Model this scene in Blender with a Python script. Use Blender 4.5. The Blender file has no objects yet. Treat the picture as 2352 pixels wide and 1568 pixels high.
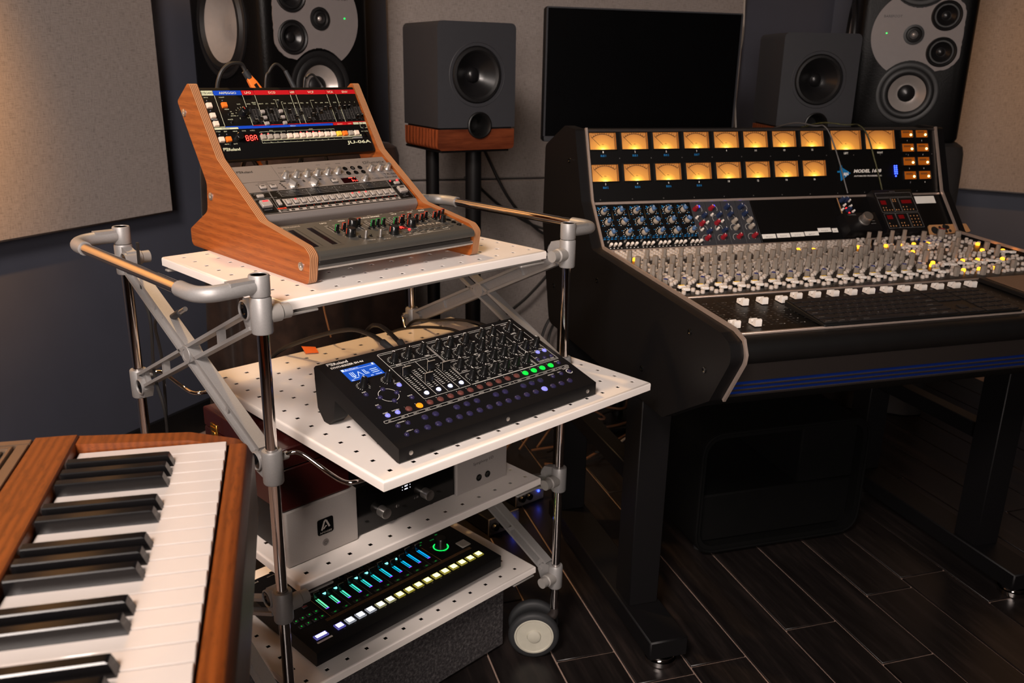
import bpy, bmesh, math, random
from math import sin, cos, pi, radians as R
from mathutils import Vector, Matrix
random.seed(7)
SC = bpy.context.scene
COL = SC.collection

# ------------------------------------------------------------------ camera, world, lights, exposure
cd = bpy.data.cameras.new('camera')
cam = bpy.data.objects.new('camera', cd); COL.objects.link(cam)
_r = Vector((0.9574, -0.2881, 0.0171)); _f = Vector((0.2794, 0.9104, -0.3052)).normalized()
_u = _r.cross(_f).normalized(); _r = _f.cross(_u).normalized()
cam.matrix_world = Matrix(((_r.x, _u.x, -_f.x, -0.0047), (_r.y, _u.y, -_f.y, -1.1727), (_r.z, _u.z, -_f.z, 1.1904), (0, 0, 0, 1)))
cd.sensor_width = 36.0; cd.lens = 30.363; cd.clip_start = 0.05
cd.dof.use_dof = True; cd.dof.focus_distance = 1.35; cd.dof.aperture_fstop = 9.0
SC.camera = cam

W = bpy.data.worlds.new('room_ambient'); SC.world = W; W.use_nodes = True
W.node_tree.nodes['Background'].inputs[0].default_value = (0.5, 0.48, 0.52, 1)
W.node_tree.nodes['Background'].inputs[1].default_value = 0.004

def area(name, loc, tgt, size, power, col, spread=180, size_y=None):
    l = bpy.data.lights.new(name, 'AREA'); l.energy = power; l.color = col; l.size = size
    if size_y: l.shape = 'RECTANGLE'; l.size_y = size_y
    l.spread = R(spread)
    o = bpy.data.objects.new(name, l); COL.objects.link(o); o.location = loc
    o.rotation_euler = (Vector(tgt) - Vector(loc)).to_track_quat('-Z', 'Y').to_euler(); return o
def spot(name, loc, tgt, power, col, ang, blend=0.5, rad=0.04):
    l = bpy.data.lights.new(name, 'SPOT'); l.energy = power; l.color = col; l.spot_size = R(ang); l.spot_blend = blend
    l.shadow_soft_size = rad
    o = bpy.data.objects.new(name, l); COL.objects.link(o); o.location = loc
    o.rotation_euler = (Vector(tgt) - Vector(loc)).to_track_quat('-Z', 'Y').to_euler(); return o
area('key_light', (-0.75, -1.55, 2.4), (0.1, 0.35, 0.75), 0.6, 25, (1.0, 0.87, 0.79), 100)
area('low_fill_light', (-0.75, -2.75, 1.45), (0.3, 0.2, 0.55), 0.9, 17, (1.0, 0.87, 0.80), 90)
spot('ceiling_spot_left', (-0.6, -0.3, 2.4), (-1.0, 0.75, 1.5), 900, (1.0, 0.46, 0.1), 42, 0.9, 0.05)
spot('corner_fill_spot', (-0.3, 0.45, 2.6), (-0.36, 1.44, 2.08), 330, (1.0, 0.5, 0.14), 38, 0.6, 0.05)  # added fill: warms the upper wall that black keys and chrome reflect
spot('ceiling_spot_right', (2.7, -0.5, 2.5), (3.05, 1.2, 1.35), 140, (1.0, 0.46, 0.1), 34, 0.9, 0.05)
spot('ceiling_spot_back', (-0.3, 1.2, 2.5), (0.3, 0.6, 0.6), 90, (1.0, 0.6, 0.25), 50, 0.8, 0.05)
spot('ceiling_spot_floor', (1.9, -0.55, 2.6), (1.75, -0.4, 0.0), 110, (1.0, 0.5, 0.16), 26, 0.9, 0.05)
area('wall_fill_left', (-0.48, 1.18, 2.62), (-0.62, 1.33, 2.2), 1.6, 6, (1.0, 0.5, 0.16), 150, 0.05).rotation_euler.z += 0  # added warm strip with no real fitting, brightens the wall top for reflections
area('wall_fill_right', (2.94, 1.18, 2.62), (3.08, 1.33, 2.2), 1.6, 4, (1.0, 0.5, 0.16), 150, 0.05)  # added twin of the left wall fill, for symmetry
vs = SC.view_settings
SC.display_settings.display_device = 'sRGB'
vs.view_transform = 'Standard'; vs.look = 'None'; vs.exposure = 0.0; vs.gamma = 1.0; vs.use_curve_mapping = False

# ------------------------------------------------------------------ materials
def S(r, g, b):
    f = lambda c: (c/255/12.92 if c/255 <= 0.04045 else ((c/255+0.055)/1.055)**2.4)
    return (f(r), f(g), f(b), 1.0)
def mul(c, k): return (min(1, c[0]*k), min(1, c[1]*k), min(1, c[2]*k), 1)
class NT:
    def __init__(s, name):
        s.m = bpy.data.materials.new(name); s.m.use_nodes = True; s.t = s.m.node_tree
        s.b = s.t.nodes['Principled BSDF']; s.tc = s.t.nodes.new('ShaderNodeTexCoord')
    def n(s, typ, **kw):
        x = s.t.nodes.new(typ)
        for k, v in kw.items(): setattr(x, k, v)
        return x
    def l(s, a, b): s.t.links.new(a, b)
    def mapping(s, sc=(1, 1, 1), rot=(0, 0, 0), src='Object'):
        mp = s.n('ShaderNodeMapping'); mp.inputs['Scale'].default_value = sc; mp.inputs['Rotation'].default_value = rot
        s.l(s.tc.outputs[src], mp.inputs['Vector']); return mp.outputs[0]
    def noise(s, vec, scale, detail=3, rough=0.5):
        x = s.n('ShaderNodeTexNoise'); s.l(vec, x.inputs['Vector']); x.inputs['Scale'].default_value = scale
        x.inputs['Detail'].default_value = detail; x.inputs['Roughness'].default_value = rough; return x.outputs['Fac']
    def ramp(s, fac, stops):
        x = s.n('ShaderNodeValToRGB'); s.l(fac, x.inputs[0]); e = x.color_ramp.elements
        while len(e) < len(stops): e.new(0.5)
        for i, (p, c) in enumerate(stops): e[i].position = p; e[i].color = c
        return x.outputs[0]
    def math(s, op, a, b=None):
        x = s.n('ShaderNodeMath', operation=op)
        for i, v in enumerate((a, b)):
            if v is None: continue
            if isinstance(v, (int, float)): x.inputs[i].default_value = v
            else: s.l(v, x.inputs[i])
        return x.outputs[0]
    def mix(s, fac, c1, c2, mode='MIX'):
        x = s.n('ShaderNodeMix', data_type='RGBA', blend_type=mode)
        for inp, v in ((x.inputs[0], fac), (x.inputs[6], c1), (x.inputs[7], c2)):
            if isinstance(v, (int, float)): inp.default_value = v
            elif isinstance(v, tuple): inp.default_value = v
            else: s.l(v, inp)
        return x.outputs[2]
    def base(s, c): s.l(c, s.b.inputs['Base Color'])
    def bump(s, h, strength, dist=0.001):
        x = s.n('ShaderNodeBump'); x.inputs['Strength'].default_value = strength; x.inputs['Distance'].default_value = dist
        s.l(h, x.inputs['Height']); s.l(x.outputs[0], s.b.inputs['Normal'])
    def set(s, rough=0.5, metal=0.0, spec=0.5, coat=0.0):
        s.b.inputs['Roughness'].default_value = rough; s.b.inputs['Metallic'].default_value = metal
        s.b.inputs['Specular IOR Level'].default_value = spec; s.b.inputs['Coat Weight'].default_value = coat
def mat(name, c, rough=0.5, metal=0.0, var=0.08, scale=60, bump=0.0, bscale=None, spec=0.5, emit=None, es=1.0, coat=0.0, rv=0.0):
    n = NT(name); n.set(rough, metal, spec, coat)
    v = n.mapping(); fac = n.noise(v, scale)
    n.base(n.ramp(fac, [(0.3, mul(c, 1-var)), (0.7, mul(c, 1+var))]))
    if rv: n.l(n.math('ADD', n.math('MULTIPLY', fac, rv), rough-rv/2), n.b.inputs['Roughness'])
    if bump: n.bump(n.noise(v, bscale or scale*8, 2), bump, 0.0006)
    if emit:
        n.b.inputs['Emission Color'].default_value = emit; n.b.inputs['Emission Strength'].default_value = es
    return n.m
def wood(name, c1, c2, sc=(3, 40, 40), rough=0.42, dark=0.5, rot=(0, 0, 0), axis='Y'):
    n = NT(name); n.set(rough, 0, 0.4)
    v = n.mapping(sc, rot); a = n.noise(v, 1.0, 5, 0.6)
    wv = n.n('ShaderNodeTexWave', wave_type='BANDS', bands_direction=axis); n.l(v, wv.inputs['Vector'])
    wv.inputs['Scale'].default_value = 0.55; wv.inputs['Distortion'].default_value = 3.5; wv.inputs['Detail'].default_value = 3; wv.inputs['Detail Scale'].default_value = 0.7
    col = n.ramp(n.math('ADD', n.math('MULTIPLY', a, 0.55), n.math('MULTIPLY', wv.outputs['Fac'], 0.45)), [(0.2, c2), (0.5, mul(c1, 0.85)), (0.8, c1)])
    v2 = n.mapping((sc[0]*3, sc[1]*9, sc[2]*9), rot); g = n.noise(v2, 1.2, 4, 0.7)
    n.base(n.mix(dark, col, n.ramp(g, [(0.35, mul(c2, 0.55)), (0.6, c1)]), 'MULTIPLY') if False else n.mix(n.math('MULTIPLY', n.ramp(g, [(0.36, (1, 1, 1, 1)), (0.5, (0, 0, 0, 1))]), dark), col, mul(c2, 0.45)))
    n.bump(g, 0.06); return n.m
M = {}
M['shelf'] = mat('white_enamel', S(236, 228, 222), 0.28, 0, 0.02, 14, coat=0.2, bump=0.012, bscale=45)
M['chrome'] = mat('chrome', S(214, 208, 205), 0.07, 1.0, 0.03, 20)
M['cast'] = mat('silver_cast', S(150, 148, 147), 0.48, 0.4, 0.04, 400, bump=0.05, bscale=900)
M['cast2'] = mat('silver_plastic', S(140, 136, 132), 0.5, 0.1, 0.04, 30)
M['blk'] = mat('black_satin', S(11, 10, 10), 0.45, 0, 0.15, 40)
M['blkpanel'] = mat('black_panel', S(9, 8, 8), 0.42, 0, 0.15, 300, bump=0.05, bscale=1500, spec=0.35)
M['blkmetal'] = mat('black_powdercoat', S(15, 14, 15), 0.48, 0, 0.1, 500, bump=0.06, bscale=1400, spec=0.22)
M['blkgloss'] = mat('black_gloss', S(9, 9, 9), 0.12, 0, 0.1, 30)
M['rubber'] = mat('black_rubber', S(34, 35, 37), 0.62, 0, 0.1, 60)
M['knob'] = mat('black_knob', S(16, 16, 16), 0.24, 0, 0.1, 40)
M['silverp'] = mat('silver_panel', S(128, 121, 118), 0.46, 0.35, 0.04, 700, bump=0.03, bscale=1800)
M['greyp'] = mat('grey_panel', S(74, 72, 68), 0.47, 0.3, 0.04, 700, bump=0.03, bscale=1800)
M['silverbox'] = mat('bead_blasted_aluminium', S(168, 162, 158), 0.46, 0.4, 0.03, 500, bump=0.03, bscale=1500)
M['dcable'] = mat('dark_grey_cable', S(70, 66, 64), 0.5, 0, 0.1, 60)
M['alu'] = mat('brushed_aluminium', S(188, 184, 180), 0.32, 0.9, 0.05, 200)
M['knobsil'] = mat('satin_silver_knob', S(196, 192, 188), 0.3, 0.85, 0.03, 100)
M['cream'] = mat('cream_plastic', S(226, 205, 186), 0.42, 0, 0.03, 80)
M['creamp'] = mat('cream_print', S(205, 208, 176), 0.6, 0, 0.02, 80)
M['grey'] = mat('grey_plastic', S(158, 148, 136), 0.45, 0, 0.03, 80)
M['orange'] = mat('orange_plastic', S(232, 116, 38), 0.42, 0, 0.03, 80)
M['yellow'] = mat('yellow_plastic', S(240, 200, 66), 0.42, 0, 0.03, 80)
M['red'] = mat('red_print', S(186, 16, 26), 0.5, 0, 0.03, 80)
M['blue'] = mat('blue_print', S(10, 66, 186), 0.5, 0, 0.03, 80)
M['white'] = mat('white_print', S(232, 228, 220), 0.55, 0, 0.02, 80)
M['whitep'] = mat('white_plastic', S(228, 220, 212), 0.4, 0, 0.03, 80)
M['bright'] = mat('pale_button', S(150, 142, 136), 0.35, 0, 0.05, 80)
M['greyprint'] = mat('grey_print', S(120, 118, 116), 0.55, 0, 0.02, 80)
M['dkprint'] = mat('dark_print', S(26, 25, 25), 0.55, 0, 0.02, 80)
M['cyan'] = mat('cyan_print', S(16, 112, 170), 0.55, 0, 0.02, 80)
M['orprint'] = mat('orange_print', S(196, 62, 34), 0.55, 0, 0.02, 80)
M['ledoff'] = mat('led_unlit', S(48, 52, 66), 0.25, 0, 0.05, 80)
def E(name, c, s): M[name] = mat(name, mul(c, 0.3), 0.35, 0, 0.02, 50, emit=c, es=s)
E('led_red', S(255, 40, 44), 3.0); E('led_redtxt', S(255, 60, 50), 5.0); E('led_blue', S(40, 60, 255), 9); E('led_white', S(235, 238, 255), 3)
E('led_green', S(20, 240, 90), 2.2); E('led_amber', S(255, 150, 30), 4.5); E('led_dkred', S(120, 8, 14), 0.35); E('led_greendim', S(14, 190, 70), 0.55)
E('led_violet', S(150, 148, 250), 0.85); E('led_lilac', S(214, 216, 255), 1.2); E('led_green2', S(10, 200, 60), 1.2); E('led_orange2', S(255, 140, 20), 1.4); E('lcd_blue', S(16, 74, 176), 1.0); E('lcd_white', S(220, 232, 255), 1.1)
M['btnpurple'] = mat('dark_purple_button', S(42, 38, 70), 0.25, 0, 0.06, 80)
M['btnbrown'] = mat('brown_button', S(98, 56, 50), 0.3, 0, 0.06, 80)
M['veneer'] = wood('walnut_veneer', S(158, 84, 34), S(132, 64, 23), (16, 2.2, 40), 0.42, 0.5, axis='Z')
M['teak'] = wood('teak_wood', S(126, 62, 19), S(100, 46, 11), (70, 4, 70), 0.42, 0.45, axis='X')
M['walnut'] = wood('walnut_block', S(150, 78, 46), S(78, 34, 18), (5, 26, 26), 0.35, 0.4)
M['mahog'] = mat('mahogany_lacquer', S(52, 14, 12), 0.25, 0, 0.2, 12, coat=0.2)
def _ply():
    n = NT('plywood_edge'); n.set(0.5, 0, 0.3)
    v = n.mapping(); sp = n.n('ShaderNodeSeparateXYZ'); n.l(v, sp.inputs[0])
    s = n.math('SINE', n.math('MULTIPLY', sp.outputs[0], 2*pi/0.0029))
    g = n.noise(n.mapping((60, 14, 14)), 6, 3)
    n.base(n.mix(n.math('MULTIPLY', g, 0.35), n.ramp(n.math('ADD', n.math('MULTIPLY', s, 0.5), 0.5), [(0.15, S(96, 54, 32)), (0.5, S(160, 116, 82)), (0.9, S(186, 140, 102))]), S(150, 96, 62)))
    return n.m
M['ply'] = _ply()
def _fabric(name, c1, c2, sc):
    n = NT(name); n.set(0.92, 0, 0.15); v = n.mapping((1, 1, 1))
    a = n.noise(n.mapping((sc*1.0, sc*1.0, sc*0.07)), 1, 3, 0.65); b = n.noise(n.mapping((sc*0.07, sc*0.07, sc*1.0)), 1, 3, 0.65)
    k = n.math('MULTIPLY', n.math('ADD', a, b), 0.5); big = n.noise(v, 3.0, 2)
    n.base(n.mix(n.math('MULTIPLY', big, 0.25), n.ramp(k, [(0.36, c2), (0.5, mul(c1, 0.85)), (0.64, c1)]), c2)); n.bump(k, 0.35, 0.0015); return n.m
M['fabric'] = _fabric('panel_fabric', S(160, 150, 145), S(112, 104, 100), 640)
M['felt'] = None
def _felt():
    n = NT('grey_felt'); n.set(0.95, 0, 0.1); v = n.mapping()
    k = n.noise(v, 140, 5, 0.75); n.base(n.ramp(k, [(0.32, S(30, 28, 29)), (0.5, S(62, 59, 60)), (0.72, S(108, 104, 104))])); n.bump(k, 0.6, 0.003); return n.m
M['felt'] = _felt()
def _floor():
    n = NT('wood_look_tile'); n.set(0.24, 0, 0.3)
    oi = n.n('ShaderNodeObjectInfo'); ad = n.n('ShaderNodeVectorMath', operation='ADD'); sc = n.n('ShaderNodeVectorMath', operation='SCALE')
    cv = n.n('ShaderNodeCombineXYZ')
    for i in range(3): n.l(oi.outputs['Random'], cv.inputs[i])
    n.l(cv.outputs[0], sc.inputs[0]); sc.inputs['Scale'].default_value = 37.0
    n.l(n.tc.outputs['Object'], ad.inputs[0]); n.l(sc.outputs[0], ad.inputs[1])
    mp = n.n('ShaderNodeMapping'); mp.inputs['Scale'].default_value = (34, 3.2, 30); n.l(ad.outputs[0], mp.inputs['Vector'])
    k = n.noise(mp.outputs[0], 1.0, 6, 0.7)
    mp2 = n.n('ShaderNodeMapping'); mp2.inputs['Scale'].default_value = (9, 1.6, 8); n.l(ad.outputs[0], mp2.inputs['Vector']); k2 = n.noise(mp2.outputs[0], 1, 3)
    n.base(n.mix(n.math('MULTIPLY', k2, 0.6), n.ramp(k, [(0.3, S(17, 14, 14)), (0.52, S(30, 26, 25)), (0.75, S(52, 43, 40))]), S(18, 15, 15)))
    n.l(n.math('ADD', n.math('MULTIPLY', k, 0.25), 0.2), n.b.inputs['Roughness']); n.bump(k, 0.12, 0.001); return n.m
M['tile'] = _floor()
M['grout'] = mat('grout', S(150, 126, 114), 0.85, 0, 0.1, 200)
M['wall'] = mat('slate_paint', S(66, 68, 80), 0.7, 0, 0.04, 8, bump=0.03, bscale=600)
M['base'] = mat('black_skirting', S(16, 15, 15), 0.5, 0, 0.1, 20)
M['ceil'] = mat('ceiling_paint', S(96, 90, 86), 0.9, 0, 0.04, 8)
M['brown'] = None
def _brown():
    n = NT('brown_velvet'); n.set(0.9, 0, 0.15); v = n.mapping(); k = n.noise(v, 18, 4)
    n.base(n.ramp(k, [(0.3, S(34, 24, 20)), (0.7, S(58, 42, 34))])); n.b.inputs['Sheen Weight'].default_value = 0.05; return n.m
M['brown'] = _brown()
M['blkcloth'] = mat('black_cloth', S(30, 26, 25), 0.9, 0, 0.2, 20, bump=0.2, bscale=700)
M['leather'] = mat('speckle_black', S(9, 8, 8), 0.42, 0, 0.2, 300, bump=0.9, bscale=170, spec=0.15)
M['charcoal'] = mat('charcoal_paint', S(46, 46, 50), 0.6, 0, 0.04, 60, bump=0.03, bscale=1200)
M['plate'] = mat('grey_baffle_plate', S(128, 120, 118), 0.6, 0.1, 0.02, 60)
M['cone'] = mat('cone_black', S(22, 21, 22), 0.3, 0, 0.05, 60)
M['conesil'] = mat('cone_silver', S(200, 190, 184), 0.34, 0.55, 0.03, 60)
M['gold'] = mat('brass', S(206, 160, 74), 0.3, 1.0, 0.05, 60)
M['cable'] = mat('black_cable', S(24, 22, 21), 0.5, 0, 0.1, 60)
M['wcable'] = mat('grey_cable', S(150, 140, 130), 0.5, 0, 0.1, 60)
M['screen'] = mat('dark_screen', S(5, 5, 6), 0.25, 0, 0.1, 10)
M['dglass'] = mat('red_display_glass', S(26, 4, 5), 0.1, 0, 0.1, 30)
M['dred'] = mat('dark_red_knob', S(140, 24, 36), 0.4, 0, 0.06, 60)
M['navy'] = mat('navy_knob', S(30, 44, 74), 0.4, 0, 0.06, 60)
M['bluecap'] = mat('blue_cap', S(70, 104, 146), 0.4, 0.1, 0.06, 60)
M['stripe'] = mat('blue_stripe', S(12, 44, 122), 0.35, 0.2, 0.05, 60)
M['tan'] = mat('tan_leather', S(176, 128, 84), 0.55, 0, 0.08, 60, bump=0.2)
M['postit'] = mat('orange_note', S(236, 106, 26), 0.7, 0, 0.05, 40)
M['keyw'] = mat('white_key', S(200, 190, 184), 0.16, 0, 0.015, 30, coat=0.3)
M['keyb'] = mat('black_key', S(14, 13, 14), 0.2, 0, 0.1, 30)
M['dkglass'] = mat('dark_glass', S(8, 8, 8), 0.1, 0, 0.1, 30)
M['hub'] = mat('caster_hub', S(176, 172, 158), 0.5, 0, 0.04, 60)
M['ring'] = mat('speaker_rubber', S(19, 18, 19), 0.5, 0, 0.1, 60)
M['void'] = mat('dull_black', S(7, 7, 7), 0.85, 0, 0.1, 30, spec=0.1)
M['pcb'] = mat('anthracite_metal', S(66, 60, 58), 0.45, 0.6, 0.05, 300)

# ------------------------------------------------------------------ mesh helpers
def catmull(p, k=6):
    p = [Vector(q) for q in p]; out = []
    for i in range(len(p)-1):
        a = p[i-1] if i else p[0]*2-p[1]; b = p[i]; c = p[i+1]; d = p[i+2] if i+2 < len(p) else p[-1]*2-p[-2]
        for j in range(k):
            t = j/k; out.append(0.5*((2*b)+(c-a)*t+(2*a-5*b+4*c-d)*t*t+(3*b-a-3*c+d)*t**3))
    out.append(p[-1]); return out
def frame(ax):
    z = Vector(ax).normalized(); t = Vector((0, 0, 1)) if abs(z.z) < 0.95 else Vector((1, 0, 0))
    x = t.cross(z).normalized(); y = z.cross(x); return x, y, z
_tc = {}
def textmesh(body, shear=0.0, bold=0.0, space=1.0):
    key = (body, shear, bold, space)
    if key not in _tc:
        c = bpy.data.curves.new('t', 'FONT'); c.body = body; c.size = 1.0; c.shear = shear; c.offset = bold; c.resolution_u = 2; c.space_character = space
        o = bpy.data.objects.new('t', c); me = bpy.data.meshes.new_from_object(o)
        vs_ = [tuple(v.co) for v in me.vertices]; fs = [tuple(p.vertices) for p in me.polygons]
        bpy.data.objects.remove(o); bpy.data.curves.remove(c); bpy.data.meshes.remove(me)
        xs = [v[0] for v in vs_] or [0]; _tc[key] = (vs_, fs, min(xs), max(xs))
    return _tc[key]
def cut(o, holes):
    # subtract round recesses, given in the object's own coordinates: (centre, axis, radius, depth in, depth out)
    for c, ax, r, din, dout in holes:
        ax = Vector(ax); c = Vector(c); t = Mb().cyl(c-ax*din, c+ax*dout, r, n=40).obj('cutter', 'blk'); t.parent = o.parent; t.location = o.location
        m = o.modifiers.new('cut', 'BOOLEAN'); m.object = t; m.operation = 'DIFFERENCE'; m.solver = 'EXACT'
        bpy.context.view_layer.update(); dg = bpy.context.evaluated_depsgraph_get()
        me = bpy.data.meshes.new_from_object(o.evaluated_get(dg)); me.set_sharp_from_angle(angle=R(40)); o.modifiers.clear(); o.data = me; bpy.data.objects.remove(t)
    return o
class Mb:
    def __init__(s): s.v = []; s.f = []; s.mi = []
    def raw(s, vs_, fs, mi=0):
        n = len(s.v); s.v += [tuple(v) for v in vs_]; s.f += [tuple(i+n for i in f) for f in fs]; s.mi += [mi]*len(fs); return s
    def box(s, a, b, mi=0, bev=0.0, M_=None):
        lo = [min(a[i], b[i]) for i in range(3)]; hi = [max(a[i], b[i]) for i in range(3)]
        if bev <= 0:
            v = [(x, y, z) for z in (lo[2], hi[2]) for y in (lo[1], hi[1]) for x in (lo[0], hi[0])]
            f = [(0, 2, 3, 1), (4, 5, 7, 6), (0, 1, 5, 4), (2, 6, 7, 3), (0, 4, 6, 2), (1, 3, 7, 5)]
        else:
            bev = min(bev, min(hi[i]-lo[i] for i in range(3))*0.49)
            v = []; idx = {}
            for sx in (0, 1):
                for sy in (0, 1):
                    for sz in (0, 1):
                        c = [hi[0] if sx else lo[0], hi[1] if sy else lo[1], hi[2] if sz else lo[2]]
                        d = [-bev if sx else bev, -bev if sy else bev, -bev if sz else bev]
                        for ax in range(3):
                            q = [c[i]+(0 if i == ax else d[i]) for i in range(3)]; idx[(sx, sy, sz, ax)] = len(v); v.append(q)
            f = []
            g = lambda a_, b_, c_, x: idx[(a_, b_, c_, x)]
            for k in (0, 1):
                q = [g(k, 0, 0, 0), g(k, 1, 0, 0), g(k, 1, 1, 0), g(k, 0, 1, 0)]; f.append(q if k else q[::-1])
                q = [g(0, k, 0, 1), g(0, k, 1, 1), g(1, k, 1, 1), g(1, k, 0, 1)]; f.append(q if k else q[::-1])
                q = [g(0, 0, k, 2), g(1, 0, k, 2), g(1, 1, k, 2), g(0, 1, k, 2)]; f.append(q if k else q[::-1])
            for i in (0, 1):
                for j in (0, 1):
                    q = [g(i, j, 0, 0), g(i, j, 1, 0), g(i, j, 1, 1), g(i, j, 0, 1)]; f.append(q if i != j else q[::-1])
                    q = [g(i, 0, j, 0), g(i, 1, j, 0), g(i, 1, j, 2), g(i, 0, j, 2)]; f.append(q if i == j else q[::-1])
                    q = [g(0, i, j, 1), g(1, i, j, 1), g(1, i, j, 2), g(0, i, j, 2)]; f.append(q if i != j else q[::-1])
                    for k in (0, 1):
                        q = [g(i, j, k, 0), g(i, j, k, 1), g(i, j, k, 2)]; f.append(q if (i+j+k) % 2 else q[::-1])
        if M_ is not None: v = [tuple(M_ @ Vector(q)) for q in v]
        return s.raw(v, f, mi)
    def ring_loft(s, rings, mi=0, closed=False, caps=True):
        n = len(rings[0]); v = [p for r in rings for p in r]; f = []
        m = len(rings)
        for i in range(m if closed else m-1):
            a = i*n; b = ((i+1) % m)*n
            for j in range(n):
                k = (j+1) % n; f.append((a+j, a+k, b+k, b+j))
        if caps and not closed: f.append(tuple(range(n))[::-1]); f.append(tuple(range((m-1)*n, m*n)))
        return s.raw(v, f, mi)
    def lathe(s, prof, n=20, o=(0, 0, 0), ax=(0, 0, 1), mi=0, caps=True):
        x, y, z = frame(ax); o = Vector(o)
        return s.ring_loft([[tuple(o+z*h+x*(r*cos(2*pi*j/n))+y*(r*sin(2*pi*j/n))) for j in range(n)] for r, h in prof], mi, False, caps)
    def cyl(s, p, q, r, r2=None, n=16, mi=0, caps=True):
        p = Vector(p); q = Vector(q); L = (q-p).length
        return s.lathe([(r, 0), (r if r2 is None else r2, L)], n, p, q-p, mi, caps)
    def tube(s, pts, r, n=8, mi=0, k=6):
        P = catmull(pts, k) if k else [Vector(p) for p in pts]
        rings = []; x = None
        for i, p in enumerate(P):
            t = (P[min(i+1, len(P)-1)]-P[max(i-1, 0)]).normalized()
            if x is None: x = frame(t)[0]
            x = (x-t*x.dot(t)).normalized(); y = t.cross(x)
            rr = r(i/(len(P)-1)) if callable(r) else r
            rings.append([tuple(p+x*(rr*cos(2*pi*j/n))+y*(rr*sin(2*pi*j/n))) for j in range(n)])
        return s.ring_loft(rings, mi)
    def prism(s, poly, a, b, axis=0, mi=0, cap_mi=None):
        # poly lies in the other two axes, listed in cyclic axis order, counter-clockwise
        n = len(poly)
        def put(t, q): w = [0, 0, 0]; w[axis] = t; w[(axis+1) % 3] = q[0]; w[(axis+2) % 3] = q[1]; return tuple(w)
        v = [put(a, q) for q in poly]+[put(b, q) for q in poly]
        s.raw(v, [(i, (i+1) % n, n+(i+1) % n, n+i) for i in range(n)], mi)
        return s.raw(v, [tuple(range(n))[::-1], tuple(range(n, 2*n))], mi if cap_mi is None else cap_mi)
    def rect(s, u0, v0, u1, v1, mi=0, h=0.3): return s.raw([(u0, v0, h), (u1, v0, h), (u1, v1, h), (u0, v1, h)], [(0, 1, 2, 3)], mi)
    def line(s, pts, w=0.4, mi=0, h=0.3, closed=False):
        P = list(pts)+([pts[0]] if closed else [])
        for (a, b) in zip(P, P[1:]):
            dx, dy = b[0]-a[0], b[1]-a[1]; L = math.hypot(dx, dy) or 1; nx, ny = -dy/L*w/2, dx/L*w/2
            s.raw([(a[0]-nx, a[1]-ny, h), (b[0]-nx, b[1]-ny, h), (b[0]+nx, b[1]+ny, h), (a[0]+nx, a[1]+ny, h)], [(0, 1, 2, 3)], mi)
        return s
    def arc(s, u, v, r, w, a0, a1, mi=0, h=0.3, n=24):
        A = [R(a0+(a1-a0)*i/n) for i in range(n+1)]
        vv = [(u+(r-w/2)*cos(a), v+(r-w/2)*sin(a), h) for a in A]+[(u+(r+w/2)*cos(a), v+(r+w/2)*sin(a), h) for a in A]
        return s.raw(vv, [(i, n+1+i, n+2+i, i+1) if a1 < a0 else (i, i+1, n+2+i, n+1+i)[::-1] for i in range(n)], mi)
    def ticks(s, u, v, r0, r1, n=11, a0=-45, a1=225, w=0.3, mi=0, h=0.3):
        for i in range(n):
            a = R(a0+(a1-a0)*i/(n-1)); s.line([(u+r0*cos(a), v+r0*sin(a)), (u+r1*cos(a), v+r1*sin(a))], w, mi, h)
        return s
    def disc(s, u, v, r, mi=0, h=0.3, n=14): return s.raw([(u+r*cos(2*pi*i/n), v+r*sin(2*pi*i/n), h) for i in range(n)], [tuple(range(n))], mi)
    def text(s, body, u, v, size, mi=0, al='c', h=0.35, shear=0.0, bold=0.0, width=None, X=(1, 0, 0), Y=(0, 1, 0), Z=(0, 0, 1), space=1.0):
        vs_, fs, x0, x1 = textmesh(body, shear, bold, space); w = (x1-x0) or 1; kx = size if width is None else width/w
        off = {'c': (x0+x1)/2, 'l': x0, 'r': x1}[al]
        X = Vector(X); Y = Vector(Y); Z = Vector(Z)
        return s.raw([tuple(X*(u+(q[0]-off)*kx)+Y*(v+q[1]*size)+Z*h) for q in vs_], fs, mi)
    def mesh(s, name, mats, scale=1.0, smooth=True, ang=40):
        me = bpy.data.meshes.new(name)
        me.from_pydata(s.v if scale == 1 else [(a*scale, b*scale, c*scale) for a, b, c in s.v], [], s.f)
        for m in mats: me.materials.append(M[m] if isinstance(m, str) else m)
        if len(mats) > 1: me.polygons.foreach_set('material_index', s.mi)
        if smooth:
            me.polygons.foreach_set('use_smooth', [True]*len(me.polygons)); me.set_sharp_from_angle(angle=R(ang))
        me.update(); return me
    def obj(s, name, mats, parent=None, scale=1.0, smooth=True, ang=40, loc=(0, 0, 0), rot=(0, 0, 0), **kw):
        if not isinstance(mats, (list, tuple)): mats = [mats]
        return inst(name, s.mesh(name, mats, scale, smooth, ang), parent, loc, rot, **kw)
def inst(name, me, parent=None, loc=(0, 0, 0), rot=(0, 0, 0), **kw):
    o = bpy.data.objects.new(name, me); COL.objects.link(o)
    if parent is not None: o.parent = parent
    o.location = loc; o.rotation_euler = rot
    for k, v in kw.items(): o[k] = v
    return o
def thing(name, label, cat, loc=(0, 0, 0), rot=(0, 0, 0), group=None):
    o = inst(name, None, None, loc, rot); o['label'] = label; o['category'] = cat
    if group: o['group'] = group
    return o
def tag(o, label, cat, group=None):
    o['label'] = label; o['category'] = cat
    if group: o['group'] = group
    return o
def struct(o): o['kind'] = 'structure'; return o
TY = R(27.955)                     # the trolley stands turned by this much in the room
def tf(x, y, z): return (x*cos(TY)-y*sin(TY), x*sin(TY)+y*cos(TY), z)
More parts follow.
